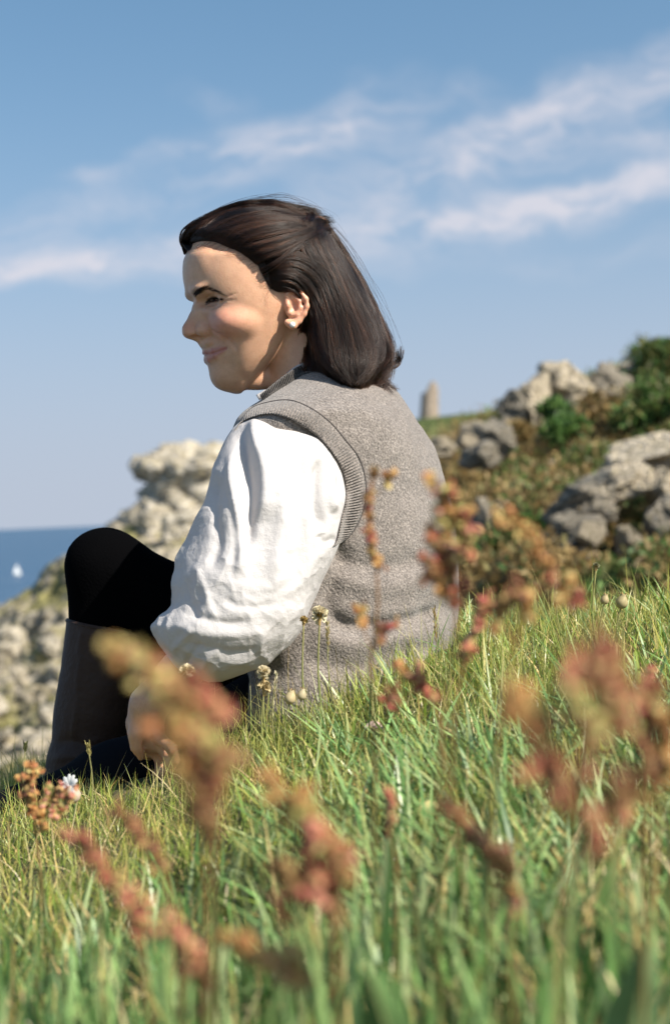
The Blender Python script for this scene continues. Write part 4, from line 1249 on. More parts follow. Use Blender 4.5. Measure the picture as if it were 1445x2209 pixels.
crk_ = np.exp(-(noise3(X * .6 + 3) / .05) ** 2) + .7 * np.exp(-(noise3(X * np.array([.5, .5, 1.3]) + 13) / .05) ** 2)
dz = (.45 * (blk - .35) + 1.0 * lg + .5 * lg2 - .45 * crk_ + .2 * fbm(X * 2.3, 3)) * (.45 + .55 * (1 - T))
gully = fbm(np.stack([X[..., 0] * .55, X[..., 1] * .12, X[..., 2] * .12], -1) + 40, 3, .5, True)
X = X + np.array([-.18, -.72, .55]) * (dz + .7 * (gully - .3) * (1 - .8 * T))[..., None]
headland = link('headland', new_mesh('headland', X.reshape(-1, 3), grid_faces(nt, nu)), M_CLIFF, kind='structure')
HB = BVHTree.FromPolygons([tuple(x) for x in X.reshape(-1, 3)], [tuple(int(i) for i in q) for q in grid_faces(nt, nu)])
cnt = 0; _rng0 = RNG; RNG = np.random.default_rng(77)
while cnt < 85:
    u = RNG.uniform(-40, 520); v = RNG.uniform(1050, 1680)
    if u > 170 and v > 1150 and RNG.random() < .8: continue
    if u < 170 and v < 1240 and RNG.random() < .5: continue
    h = on_surface(u, v, HB)
    if h is None: continue
    dpt = float(np.dot(h, AX_B)); s_ = RNG.uniform(6, 20) / F * dpt * (2.3 if RNG.random() < .22 else 1)
    o = link('stone', BM_S[cnt % 6], None, headland)
    o.matrix_world = Matrix.Translation(Vector(h)) @ Matrix.Rotation(RNG.uniform(0, 6.3), 4, 'Z') @ Matrix.Rotation(RNG.normal() * .35, 4, 'X') @ Matrix.Diagonal((s_ * RNG.uniform(.8, 1.5), s_ * RNG.uniform(.8, 1.2), s_ * RNG.uniform(.6, 1.2), 1))
    cnt += 1
RNG = _rng0
# overhanging tor on its crest
OUT = [(958, 410, 470, 60, .6, 0), (966, 352, 540, 60, 1.4, 0), (984, 305, 570, 60, 2.0, 0), (1004, 286, 600, 60, 2.3, 0), (1018, 300, 620, 60, 2.3, 0), (1042, 317, 640, 60, 2.3, 0),
       (1074, 311, 660, 60, 2.5, 0), (1100, 300, 690, 60, 2.8, 0), (1150, 280, 720, 60, 3.2, 0)]
nr, nc = 120, 150
U, Vv, D = loft(OUT, nr, nc, 2.6)
X = P(U, Vv, D); N = grid_normals(X)
if ((X - X.mean((0, 1))) * N).sum(-1).mean() < 0: N = -N
X = X + N * (.16 * (fbm(X * .9, 4, .55, True) - .4) + .45 * np.round(noise3(X * np.array([.9, .9, 1.6])) * 3) / 3 - .28 * np.exp(-(noise3(X * 1.1 + 5) / .06) ** 2) + .10 * fbm(X * 2.6, 3))[..., None]
V_, F_ = close_loft(X, nr, nc)
link('rock_outcrop', new_mesh('rock_outcrop', V_, F_), M_STONE, None, 'weathered rock outcrop with an overhanging beak on the headland left of the sleeve', 'rock')

# ---- right hillside
RS_U = [480, 600, 720, 820, 900, 950, 1000, 1080, 1130, 1200, 1300, 1400, 1500, 1800, 2300, 3200, 6500]
RS_V = [1510, 1340, 1160, 1040, 992, 960, 935, 900, 880, 862, 832, 785, 745, 700, 690, 760, 1000]
nu, nt = 260, 120
uu = np.concatenate([np.linspace(480, 1700, 180), np.linspace(1700, 6500, 81)[1:]]); tt = np.linspace(0, 1.3, nt); vs = smooth_interp(uu, RS_U, RS_V)
T = np.clip(tt, 0, 1)[:, None]
D = 5.5 + 11.0 * T ** 1.25 + np.clip(tt - 1, 0, 1)[:, None] * 40
V2 = 1520 + (vs[None] - 1520) * T ** .8
Xl = np.stack([(uu[None] - CU) / F * D, D + 0 * V2, -(V2 - CV) / F * D - np.clip(tt - 1, 0, 1)[:, None] * 6], -1)
X = Wd(Xl); X = X + np.array([-.1, -.5, .8]) * (.16 * fbm(X * 1.1, 4) + .05 * fbm(X * 4, 2))[..., None]
HILLQ = grid_faces(nt, nu); HILLX = X.reshape(-1, 3)
hillside = link('hillside', new_mesh('hillside', HILLX, HILLQ), M_HILL, kind='structure')
RB = BVHTree.FromPolygons([tuple(x) for x in HILLX], [tuple(int(i) for i in q) for q in HILLQ])

def rock(label, box, d, dark=False, k=0, rz=0., tilt=0., thick=None):
    o = link('boulder', (BM_D if dark else BM_P)[k % (4 if dark else 5)], None, None, label, 'boulder', 'granite boulders on the hillside')
    place(o, *box, d, thick, rz, tilt)
rock('largest pale block standing on the skyline', (1172, 786, 1290, 896), 15.0, 0, 0, .35, .10)
rock('pale upright block just left of the largest skyline block', (1112, 810, 1192, 918), 14.7, 0, 1, -.3, -.05)
rock('dark boulder at the left end of the skyline blocks', (1076, 844, 1130, 908), 14.6, True, 0, .4)
rock('dark shaded boulder just right of the largest skyline block', (1270, 788, 1354, 860), 15.2, True, 1, .2, .1)
rock('tan boulder below the bush at the top right', (1334, 777, 1408, 826), 15.8, 0, 2, .6, -.15)
rock('small pale stone under the upright skyline block', (1132, 880, 1176, 912), 14.6, 0, 3, .1)
rock('small pale stone left of the rusty bush below the skyline', (1076, 898, 1112, 930), 14.3, 0, 4, .9)
rock('flat pale stone topmost of the stones beside her back', (996, 908, 1050, 948), 13.4, 0, 2, .2)
rock('pale stone in the middle of the stones beside her back', (974, 940, 1028, 978), 12.8, 0, 3, .7)
rock('pale stone nearest her back, lowest of its row', (930, 944, 988, 988), 12.6, 0, 0, 1.2)
rock('grey leaning boulder right of the pale stones beside her back', (1020, 904, 1096, 996), 12.9, True, 2, .2, -.35)
rock('low grey boulder below the leaning grey one', (998, 958, 1076, 1010), 12.2, True, 3, .8, -.2)
rock('long pale slab on top of the rock pile at the right edge', (1300, 948, 1520, 1030), 8.9, 0, 1, .3, -.22, .45)
rock('sloping pale slab below the top slab of the right pile', (1236, 1008, 1392, 1086), 8.6, 0, 2, -.1, -.30, .35)
rock('dark blocky boulder at the left of the right rock pile', (1182, 1046, 1316, 1136), 8.4, True, 0, .25, -.25)
rock('dark wedge boulder under the blocky one in the right pile', (1170, 1106, 1292, 1178), 8.2, True, 1, -.2, -.3)
rock('grey boulder at the left foot of the right rock pile', (1174, 1158, 1272, 1275), 8.0, True, 2, .5)
rock('pale lichened lump on the dark wedge boulder', (1236, 1130, 1296, 1186), 7.9, 0, 3, .2)
rock('rounded pale boulder at the right edge below the top slab', (1384, 1008, 1490, 1090), 8.3, 0, 4, .7)
rock('tall grey boulder at the right edge above the grass', (1378, 1082, 1500, 1210), 8.0, True, 3, .1)
rock('small pale stone beside the dark hollow in the right pile', (1338, 1136, 1384, 1200), 7.9, 0, 0, .4)
rock('pale boulder lowest at the right edge, just above the grass', (1384, 1198, 1500, 1290), 7.7, 0, 1, -.4)
rock('dark rock beside her lower back with a pale top', (1015, 1080, 1075, 1190), 9.6, True, 1, .2)
rock('grey rock half hidden by the shrub right of her lower back', (1050, 1078, 1112, 1150), 10.0, 0, 2, .9)
for k in range(64):   # stones bedded in the slope
    u = RNG.uniform(930, 1500); v = RNG.uniform(890, 1260); h = on_surface(u, v, RB)
    if h is None: continue
    dpt = float(np.dot(h, AX_B)); s_ = RNG.uniform(8, 26) / F * dpt
    o = link('stone', (BM_P + BM_D)[k % 9], None, hillside)
    o.matrix_world = Matrix.Translation(Vector(h)) @ Matrix.Rotation(RNG.uniform(0, 6.3), 4, 'Z') @ Matrix.Diagonal((s_ * RNG.uniform(.8, 1.5), s_, s_ * RNG.uniform(.5, .9), 1))

# ---- far knoll and ruined tower
yk = np.linspace(120, 330, 60); xk = np.linspace(-12, 160, 70)
Yk, Xk = np.meshgrid(yk, xk, indexing='ij')
crest = np.exp(-((Yk - 190) / 55) ** 2)
uk = Xk / Yk * F + CU
topv = smooth_interp(uk, [-2000, 300, 500, 700, 850, 905, 980, 1080, 1300, 4000], [1900, 1600, 1300, 1020, 915, 903, 893, 882, 850, 840])
zk = -(1115 - CV) / F * Yk - 10 + crest * (-(topv - CV) / F * 190 + 10.5) + noise3(np.stack([Xk * .08, Yk * .08, 0 * Xk], -1)) * .5
hill = link('hill', new_mesh('hill', Wd(np.stack([Xk, Yk, zk], -1)).reshape(-1, 3), grid_faces(60, 70)), M_KNOLL, kind='structure')
m_tow, n, l, b = mat('tower_masonry')
co = objco(n)
br = node(n, 'ShaderNodeTexNoise', Scale=3.0, Detail=6.0); l.new(co, br.inputs['Vector'])
r = ramp(n, [(.35, (.17, .135, .105)), (.55, (.30, .24, .185)), (.7, (.38, .31, .24))]); l.new(br.outputs[0], r.inputs[0]); l.new(r.outputs[0], b.inputs['Base Color']); b.inputs['Roughness'].default_value = .95
bump(m_tow, n, l, b, 4, .2, 6, coord=co)
td = 186.0; ns, nh = 40, 26
th = np.linspace(0, 2 * np.pi, ns, endpoint=False)
rim = smooth_interp(np.cos(th), [-1, -.6, -.25, .05, .45, .8, 1], [851, 847, 838, 825, 822, 831, 842]) + 3 * noise3(np.stack([np.cos(th) * 3, np.sin(th) * 3, 0 * th], -1))
A = []
for sgn, off in ((1, 0), (-1, 4.5)):
    for j in (range(nh) if sgn > 0 else range(nh)[::-1]):
        t = j / (nh - 1); v_ = 915 + (rim - 915) * t
        hw = (21 - 2.5 * t - off) * (1 + .03 * noise3(np.stack([np.cos(th) * 2, np.sin(th) * 2, 0 * th + t * 6], -1)))
        uc = 925 + 2 * t
        A.append(P(uc + hw * np.cos(th), v_ , td + hw / F * td * np.sin(th)))
A = np.array(A)
tower = link('tower', new_mesh('tower', A.reshape(-1, 3), grid_faces(2 * nh, ns, True)), m_tow, None, 'ruined round stone tower with a broken top, alone on the green knoll', 'tower')

# ---- foliage
def leaf_cloud(pts, nrm, size, cols, rng, aspect=.45):
    """one small bent leaf (two triangles) per point"""
    n_ = len(pts); a = rng.normal(size=(n_, 3)); a += nrm * .6; a /= np.linalg.norm(a, axis=1)[:, None]
    b_ = np.cross(a, rng.normal(size=(n_, 3))); b_ /= np.linalg.norm(b_, axis=1)[:, None] + 1e-9
    s_ = (size * (.5 + rng.random(n_)))[:, None]
    V = np.stack([pts, pts + a * s_ * .5 + b_ * s_ * aspect * .5, pts + a * s_, pts + a * s_ * .5 - b_ * s_ * aspect * .5], 1)
    F_ = np.arange(n_ * 4).reshape(n_, 4)
    return V.reshape(-1, 3), F_, np.repeat(cols, 4, 0)
def bush(label, box, d, n_, cols, size, seed, name='bush', cat='bush', squash=.8):
    rng = np.random.default_rng(seed)
    c = P((box[0] + box[2]) / 2, (box[1] + box[3]) / 2, d); sx = (box[2] - box[0]) / 2 / F * d; sz = (box[3] - box[1]) / 2 / F * d
    k = 9; cc = rng.normal(size=(k, 3)) * .42; cr_ = .38 + .28 * rng.random(k)
    i = rng.integers(k, size=n_); dr = rng.normal(size=(n_, 3)); dr /= np.linalg.norm(dr, axis=1)[:, None]
    p_ = cc[i] + dr * (cr_[i] * rng.random(n_) ** .25)[:, None]
    S_ = np.array([sx, max(sx, sz) * squash, sz])
    pc = cols[rng.integers(len(cols), size=n_)] * (.75 + .5 * rng.random(n_))[:, None]
    V, F_, C_ = leaf_cloud(c + p_ * S_, dr, size, pc, rng)
    root = empty(name, c - np.array([0, 0, sz]), label, cat)
    me = new_mesh('foliage', V, F_, False); col_attr(me, C_); link('foliage', me, M_LEAF, root)
    ac = Acc()
    for q_ in range(6):
        e_ = c + cc[q_] * S_; b0 = c - np.array([rng.normal() * sx * .15, 0, sz * 1.05])
        v_, f_ = tube(np.array([b0, (b0 + e_) / 2 + rng.normal(size=3) * sx * .1, e_]), [sx * .05, sx * .035, sx * .015], 5); ac.add(v_, f_, (.05, .035, .02))
    me = ac.mesh('stem'); link('stem', me, M_LEAF, root)
    set_base(root)
GRN = np.array([[.075, .15, .035], [.10, .19, .045], [.065, .125, .04], [.14, .23, .06]])
OLV = np.array([[.12, .125, .035], [.16, .155, .05], [.09, .10, .03]])
BRN = np.array([[.30, .20, .075], [.22, .145, .055], [.36, .26, .11], [.16, .105, .045], [.21, .18, .07]])
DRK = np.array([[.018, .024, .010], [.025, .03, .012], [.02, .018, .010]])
bush('round green gorse bush on the slope below the skyline blocks', (1196, 900, 1278, 958), 12.8, 2200, GRN, .075, 1)
bush('small green bush between the skyline blocks and the round bush', (1178, 872, 1236, 914), 13.8, 1400, GRN, .075, 2)
bush('broad green bush at the right edge under the skyline', (1346, 836, 1490, 922), 12.5, 3400, np.vstack([GRN, OLV]), .075, 3)
bush('dark green bush topmost on the skyline at the right', (1354, 746, 1510, 804), 15.5, 3000, np.vstack([GRN, OLV]), .09, 4)
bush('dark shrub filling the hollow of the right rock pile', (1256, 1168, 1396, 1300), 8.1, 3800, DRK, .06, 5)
bush('green shrub right of her lower back', (1048, 1128, 1166, 1270), 8.8, 3600, np.vstack([GRN, OLV]), .06, 6)
bush('rusty brown dead bush below the upright skyline block', (1086, 905, 1150, 960), 13.5, 1700, BRN, .07, 7)
bush('brown bracken bush right of the round green bush', (1262, 868, 1352, 930), 13.2, 2200, BRN, .075, 8)
# bracken, heather and tufts over the slope
rng = np.random.default_rng(21)
n_ = 78000; i = rng.integers(len(HILLQ), size=n_ * 3); w4 = rng.random((n_ * 3, 2))
q = HILLX[HILLQ[i]]; p_ = (q[:, 0] * (1 - w4[:, :1]) + q[:, 1] * w4[:, :1]) * (1 - w4[:, 1:]) + (q[:, 3] * (1 - w4[:, :1]) + q[:, 2] * w4[:, :1]) * w4[:, 1:]
u_, v_, d_ = pix(p_); ok = (u_ > 620) & (u_ < 2600) & (d_ < 18) & (v_ < 1330) & ((u_ > 850) | (rng.random(len(u_)) < .3)) & ((u_ < 1560) | (rng.random(len(u_)) < .45)); p_ = p_[ok][:n_]; u_, v_, d_ = pix(p_)
patch = fbm(p_ * .9 + 3, 3); tuft = noise3(p_ * 2.2)
hgt = np.clip(.10 + .30 * tuft + .1 * rng.random(len(p_)), .0, .5) * rng.random(len(p_)) ** .6
p_ = p_ + np.array([0, 0, 1.0]) * hgt[:, None]
gr = np.clip((patch + .16 + (u_ - 1250) / 900) / .25, 0, 1) * .8
cb = BRN[rng.integers(len(BRN), size=len(p_))]; cg = np.vstack([OLV, GRN])[rng.integers(7, size=len(p_))]
sel = (rng.random(len(p_)) < gr)[:, None]
C0 = np.where(sel, cg, cb) * (.7 + .6 * rng.random(len(p_)))[:, None]
V, F_, C_ = leaf_cloud(p_, np.tile([0, 0, 1.0], (len(p_), 1)), .062, C0, rng, .38)
me = new_mesh('bracken', V, F_, False); col_attr(me, C_)
link('bracken', me, M_LEAF, None, 'brown bracken and olive tufts covering the rocky slope', 'bracken', kind='stuff')
# ================================================================== GRASS AND FLOWERS
def blades(root, az, length, width, lean, curl, cols, tipcols, rng, seg=4, fold=.0):
    """root (n,3) in the level frame; returns world verts, quads, colours"""
    n_ = len(root); t = np.linspace(0, 1, seg + 1)[None, :]
    ang = lean[:, None] + curl[:, None] * t
    st = (length / seg)[:, None]
    hx = np.cumsum(np.sin(ang) * st, 1); hz = np.cumsum(np.cos(ang) * st, 1)
    hx = np.concatenate([np.zeros((n_, 1)), hx[:, :-1]], 1); hz = np.concatenate([np.zeros((n_, 1)), hz[:, :-1]], 1)
    dirx, diry = np.cos(az), np.sin(az)
    C = root[:, None] + np.stack([hx * dirx[:, None], hx * diry[:, None], hz], -1)
    fa = az + np.pi / 2 + rng.normal(size=n_) * .7
    sd = np.stack([np.cos(fa), np.sin(fa), 0 * fa], -1)[:, None]
    w = (width[:, None] * .5 * (1 - .93 * t ** 2.2))[..., None]
    V = np.stack([C - sd * w, C + sd * w], 2)          # n, seg+1, 2, 3
    k = np.arange(seg)
    base = (np.arange(n_) * (seg + 1) * 2)[:, None] + k[None] * 2
    Q = np.stack([base, base + 1, base + 3, base + 2], -1).reshape(-1, 4)
    cc = cols[:, None] * (1 - t[..., None] ** 3) + tipcols[:, None] * t[..., None] ** 3
    CC = np.repeat(cc[:, :, None], 2, 2).reshape(-1, 3)
    return Wd(V.reshape(-1, 3)), Q, CC
def grass(name, label, n_, xr, yr, h, w, lean, palette, tips, seed, keep=None, azb=None, azs=3.2, curl=(.5, .6), tipmix=.6, seg=4, clump=0):
    rng = np.random.default_rng(seed)
    x = rng.uniform(*xr, n_ * 2); y = rng.uniform(*yr, n_ * 2)
    if clump:
        cx, cy = rng.uniform(*xr, clump), rng.uniform(*yr, clump); i = rng.integers(clump, size=n_ * 2)
        x = cx[i] + rng.normal(size=n_ * 2) * .022; y = cy[i] + rng.normal(size=n_ * 2) * .022
    ok = np.ones(len(x), bool) if keep is None else keep(x, y, rng)
    x, y = x[ok][:n_], y[ok][:n_]; k = len(x)
    root = np.stack([x, y, gz(x, y) - .004], -1)
    az = rng.uniform(0, 2 * np.pi, k) if azb is None else azb(x, y) + rng.normal(size=k) * azs
    pt = noise3(np.stack([x * 6, y * 6, 0 * x + seed], -1))
    ln = rng.uniform(*h, k) * (1 + .55 * pt) * (.6 + .4 * rng.random(k))
    pal = np.asarray(palette)[rng.integers(len(palette), size=k)] * (.75 + .5 * rng.random(k))[:, None]
    pal = pal * (1 + .25 * noise3(np.stack([x * 11, y * 11, 0 * x + 3 + seed], -1)))[:, None]
    tp = np.asarray(tips)[rng.integers(len(tips), size=k)]
    tp = np.where(rng.random((k, 1)) < tipmix, tp, pal)
    V, Q, C = blades(root, az, ln, rng.uniform(*w, k), np.abs(rng.normal(size=k)) * lean[0] + lean[1], curl[0] + curl[1] * rng.normal(size=k), pal, tp, rng, seg)
    me = new_mesh(name, V, Q, False); col_attr(me, C)
    return link(name, me, M_GRASS, None, label, 'grass', kind='stuff')

LEGPX = np.array([[(u - CU) / F * d, d] for u, v, d in [(640, 1500, 1.76), (420, 1600, 1.72), (240, 1676, 1.74), (40, 1770, 1.76), (-60, 1815, 1.77)]])
def clear(x, y, rng):
    """no blades rooted inside the seated figure"""
    u = x / y * F + CU
    ok = ~((u > 500) & (u < 985) & (y > 1.655 + .05 * np.cos((u - 740) / 160)) & (y < 2.0))
    for a, b in zip(LEGPX[:-1], LEGPX[1:]):
        ab = b - a; t = np.clip(((x - a[0]) * ab[0] + (y - a[1]) * ab[1]) / (ab @ ab), 0, 1)
        ok &= np.hypot(x - a[0] - t * ab[0], y - a[1] - t * ab[1]) > .048
    ok &= ~((u > 90) & (u < 300) & (y > 1.8) & (y < 2.0))
    ok &= ~((u > 250) & (u < 420) & (y > 1.57) & (y < 1.74))
    return ok
FG = [(.22, .31, .05), (.28, .365, .07), (.14, .235, .035), (.37, .41, .11), (.35, .35, .075), (.44, .40, .15)]
FT = [(.56, .44, .13), (.58, .37, .10), (.62, .55, .24), (.36, .40, .10)]
CG = [(.155, .285, .085), (.20, .345, .115), (.105, .205, .055), (.26, .39, .14), (.40, .48, .23), (.065, .145, .035)]
CT = [(.48, .48, .18), (.56, .46, .16), (.36, .46, .20)]
DRY = [(.54, .41, .19), (.64, .52, .29), (.45, .30, .12), (.58, .43, .16)]
grass('fine_grass', 'fine short meadow grass around the seated person', 60000, (-.85, 1.0), (1.02, 2.5), (.025, .055), (.0007, .0015), (.45, .05), FG, FT, 1, clear)
grass('tall_fine_grass', 'taller wiry grass standing above the turf', 4200, (-.8, 1.0), (1.2, 2.2), (.045, .085), (.0008, .0014), (.32, .03), FG, FT, 2, clear, tipmix=.85)
grass('wispy_grass', 'long thin wispy blades rising in front of the vest', 950, (-.14, .30), (1.42, 1.66), (.07, .125), (.0007, .0012), (.34, .05), FG, FT, 12, clear, tipmix=.9)
grass('dry_grass', 'dry straw coloured blades among the green turf', 11000, (-.8, 1.0), (.72, 2.2), (.03, .075), (.0008, .0022), (.8, .25), DRY, DRY, 3, clear)
grass('medium_grass', 'mid-width grass blades on the right hand slope', 3400, (-.05, .8), (1.05, 2.0), (.04, .09), (.0018, .0040), (.5, .2), CG + FG, CT, 8, clear, lambda x, y: np.pi * .85 + 0 * x, 1.4, (.4, .5), .6, clump=420)
grass('coarse_grass', 'broad blue green grass leaning over in front of the person', 1900, (-.02, .50), (.78, 1.42), (.06, .125), (.0028, .0050), (.45, .45), CG, CT, 4, clear, lambda x, y: np.pi * .82 + 0 * x, 1.1, (.45, .5), .45, clump=340)
grass('coarse_grass_tufts', 'broad grass tufts at the left of the meadow', 1300, (-.5, .05), (.70, 1.15), (.05, .10), (.0022, .0045), (.3, .05), CG, CT, 5, clear, None, 3, (.3, .3), .35, clump=200)
grass('foreground_grass', 'out of focus broad grass blades closest to the camera', 1250, (-.24, .26), (.36, .85), (.06, .145), (.0036, .0075), (.20, .02), CG, CT, 6, None, None, 3, (.15, .25), .3, 6, clump=260)
grass('foreground_turf', 'low green turf under the closest blades', 9000, (-.35, .40), (.3, 1.2), (.022, .055), (.0012, .0026), (.5, .05), [(.13, .20, .045), (.17, .25, .06), (.10, .16, .035), (.24, .30, .09)], FT, 7, None)
grass('foreground_straw', 'pale dry stems between the closest blades', 700, (-.24, .30), (.40, 1.0), (.05, .12), (.0015, .0032), (.5, .1), DRY, DRY, 9, None)

# ---- sorrel
SORR = {'red': [(.46, .14, .09), (.52, .21, .14), (.44, .11, .09), (.52, .32, .14), (.48, .25, .13), (.46, .30, .12)],
        'orange': [(.50, .25, .09), (.54, .31, .11), (.46, .19, .08), (.48, .37, .14)],
        'mixed': [(.48, .18, .10), (.52, .29, .12), (.50, .43, .16), (.42, .43, .14), (.54, .25, .18), (.50, .40, .15)],
        'brown': [(.27, .12, .065), (.33, .16, .07), (.22, .095, .06), (.36, .23, .09)]}
def fruit(rng, c, r, col):
    a = rng.normal(size=3); a /= np.linalg.norm(a); b = np.cross(a, rng.normal(size=3)); b /= np.linalg.norm(b); e = np.cross(a, b)
    th = np.arange(6) / 6 * 2 * np.pi
    ring = c + r * (np.cos(th)[:, None] * b * .85 + np.sin(th)[:, None] * e)
    V = np.concatenate([ring, [c + a * r * .38, c - a * r * .38]])
    F_ = [[i, (i + 1) % 6, 6] for i in range(6)] + [[(i + 1) % 6, i, 7] for i in range(6)]
    return V, F_
def sorrel(label, stem, d, clusters, seed, rad=.0012, fr=.0020, group='sorrel plants in the meadow'):
    """stem: pixel polyline from tip to where it meets the grass; clusters: (u, v, spread px, palette, count)"""
    rng = np.random.default_rng(seed)
    dd = d if isinstance(d, (list, tuple)) else [d] * len(stem)
    pts = [L(u, v, x) for (u, v), x in zip(stem, dd)]
    last = pts[-1]; x, y = last[0] + rng.normal() * .006, last[1] + .01
    pts.append(np.array([x, y, gz(x, y) - .01]))
    path = Wd(spline(np.array(pts), 22))
    root = empty('sorrel', path[-1], label, 'sorrel', group)
    V, F_ = tube(path, np.linspace(rad * .55, rad * 1.25, 22), 6)
    me = new_mesh('stem', V, F_); col_attr(me, np.linspace(0, 1, 22).repeat(6)[:, None] * np.array([.10, .16, .05]) + np.linspace(1, 0, 22).repeat(6)[:, None] * np.array([.30, .12, .05]))
    link('stem', me, M_PLANT, root)
    dm = float(np.mean(dd))
    for (u, v, sp_, pal, cnt_) in clusters:
        ac = Acc(); c0 = P(u, v, dm); s_ = sp_ / F * dm * 1.55; cnt_ = int(cnt_ * 3.3)
        ip = np.argmin(np.linalg.norm(path - c0, axis=1)); ip = min(ip + 1, 21)
        br = np.array([path[ip], (path[ip] + c0) / 2 + np.array([0, 0, -.002]), c0 + np.array([0, 0, s_ * .5])])
        v_, f_ = tube(spline(br, 6), .0005, 5); ac.add(v_, f_, (.26, .14, .05))
        pal_ = SORR[pal]
        sx_ = path[max(ip - 2, 0)] - path[min(ip + 1, 21)]; sx_ /= np.linalg.norm(sx_)
        arms = [sx_ + rng.normal(size=3) * .55 for _ in range(3)]; arms = [x_ / np.linalg.norm(x_) for x_ in arms]
        for k in range(cnt_):
            ar = arms[k % 3]; t_ = rng.uniform(-1.15, 1.55); rd_ = rng.normal(size=3); rd_ /= np.linalg.norm(rd_)
            o_ = ar * s_ * t_ + rd_ * s_ * .42 * rng.random() ** .5
            col = np.array(pal_[rng.integers(len(pal_))]) * (.8 + .4 * rng.random())
            v_, f_ = fruit(rng, c0 + o_, fr * (.85 + .55 * rng.random()), col); ac.add(v_, f_, col)
        link('flower_cluster', ac.mesh('flower_cluster', False), M_PLANT, root)
    set_base(root)

sorrel('large blurred sorrel spike in front of the hand and boot', [(240, 1408), (300, 1425), (352, 1490), (405, 1575), (432, 1660), (448, 1760), (450, 1900)], .46,
       [(245, 1412, 14, 'orange', 10), (298, 1424, 22, 'mixed', 16), (348, 1468, 28, 'mixed', 22), (372, 1520, 34, 'mixed', 28), (452, 1512, 34, 'red', 26), (420, 1560, 38, 'mixed', 36), (398, 1612, 40, 'orange', 34), (462, 1612, 40, 'mixed', 36), (440, 1668, 34, 'brown', 26), (478, 1655, 20, 'red', 12), (432, 1725, 28, 'brown', 22), (446, 1790, 18, 'brown', 12)], 101)
sorrel('small orange sorrel with knobbly heads at the left edge by the boot', [(66, 1668), (70, 1720), (78, 1800), (88, 1880)], 1.12,
       [(66, 1670, 14, 'orange', 22), (60, 1700, 14, 'brown', 16), (68, 1735, 16, 'orange', 26), (100, 1722, 12, 'mixed', 14), (118, 1744, 14, 'mixed', 16), (140, 1712, 12, 'red', 12), (92, 1770, 14, 'orange', 16), (140, 1742, 12, 'mixed', 12)], 102, .0011, .0024)
sorrel('red sorrel spike leaning right at the lower left', [(150, 1800), (205, 1850), (250, 1910), (292, 1975), (310, 2080)], .62,
       [(160, 1808, 16, 'red', 10), (196, 1840, 24, 'red', 20), (226, 1880, 24, 'red', 18), (268, 1930, 22, 'mixed', 16), (298, 1970, 22, 'red', 16), (300, 2010, 14, 'red', 8)], 103)
sorrel('dark red sorrel sprig between the lower left spike and the big one', [(262, 1760), (310, 1810), (345, 1860), (370, 1960)], .70,
       [(268, 1766, 14, 'brown', 10), (302, 1800, 18, 'brown', 14), (336, 1845, 20, 'brown', 16)], 104)
sorrel('tall brown sorrel spike in the lower middle', [(598, 1690), (650, 1760), (690, 1830), (715, 1900), (722, 2040)], .53,
       [(592, 1698, 18, 'orange', 10), (636, 1738, 28, 'orange', 22), (676, 1790, 34, 'mixed', 28), (724, 1830, 26, 'mixed', 18), (668, 1850, 32, 'red', 26), (624, 1900, 30, 'brown', 22), (700, 1900, 32, 'red', 26), (740, 1888, 26, 'mixed', 16), (716, 1960, 24, 'brown', 16), (610, 1960, 20, 'brown', 12)], 105)
sorrel('short red sorrel at the bottom left of the middle', [(380, 2010), (410, 2060), (436, 2120), (440, 2230)], .52,
       [(384, 2018, 20, 'red', 12), (410, 2052, 26, 'red', 18), (428, 2100, 22, 'red', 14), (440, 2150, 18, 'brown', 10)], 106)
sorrel('orange sorrel spray lying low at the bottom middle', [(500, 2030), (560, 2060), (620, 2100), (660, 2200)], .50,
       [(512, 2038, 18, 'orange', 10), (552, 2056, 24, 'orange', 16), (596, 2085, 28, 'mixed', 18), (640, 2090, 24, 'orange', 14)], 107)
sorrel('biggest sorrel head, a loose red and green spray at the right', [(1290, 1410), (1285, 1500), (1260, 1600), (1255, 1700), (1232, 1830), (1215, 2000)], .43,
       [(1290, 1425, 30, 'red', 22), (1245, 1455, 30, 'red', 20), (1330, 1450, 30, 'red', 20), (1240, 1515, 32, 'mixed', 20), (1300, 1520, 34, 'mixed', 24), (1340, 1530, 30, 'mixed', 18), (1285, 1580, 30, 'brown', 18), (1130, 1535, 24, 'orange', 14), (1095, 1515, 20, 'orange', 10), (1160, 1565, 22, 'brown', 10), (1165, 1665, 26, 'red', 16), (1200, 1690, 30, 'red', 20), (1240, 1690, 20, 'red', 8), (1285, 1805, 28, 'red', 20), (1330, 1720, 22, 'brown', 12)], 108)
sorrel('red sorrel running off the right edge', [(1385, 1480), (1395, 1560), (1405, 1660), (1400, 1800), (1390, 1980)], .55,
       [(1385, 1490, 20, 'red', 12), (1410, 1545, 28, 'brown', 20), (1436, 1590, 28, 'orange', 18), (1400, 1640, 26, 'brown', 18), (1370, 1690, 24, 'brown', 14), (1345, 1750, 22, 'red', 12), (1436, 1660, 24, 'orange', 14)], 109)
sorrel('tall rust sorrel standing against the back of the vest', [(950, 1040), (968, 1120), (978, 1220), (985, 1320), (965, 1480), (950, 1620)], .72,
       [(928, 1038, 9, 'orange', 6), (962, 1062, 15, 'mixed', 14), (972, 1100, 18, 'orange', 18), (966, 1148, 18, 'mixed', 18), (1002, 1140, 16, 'red', 14), (930, 1158, 10, 'red', 7), (998, 1190, 18, 'mixed', 18), (962, 1200, 16, 'brown', 14), (925, 1238, 16, 'red', 14), (955, 1262, 20, 'orange', 20), (985, 1290, 16, 'red', 14), (945, 1215, 12, 'red', 8)], 110, .0012, .0025)
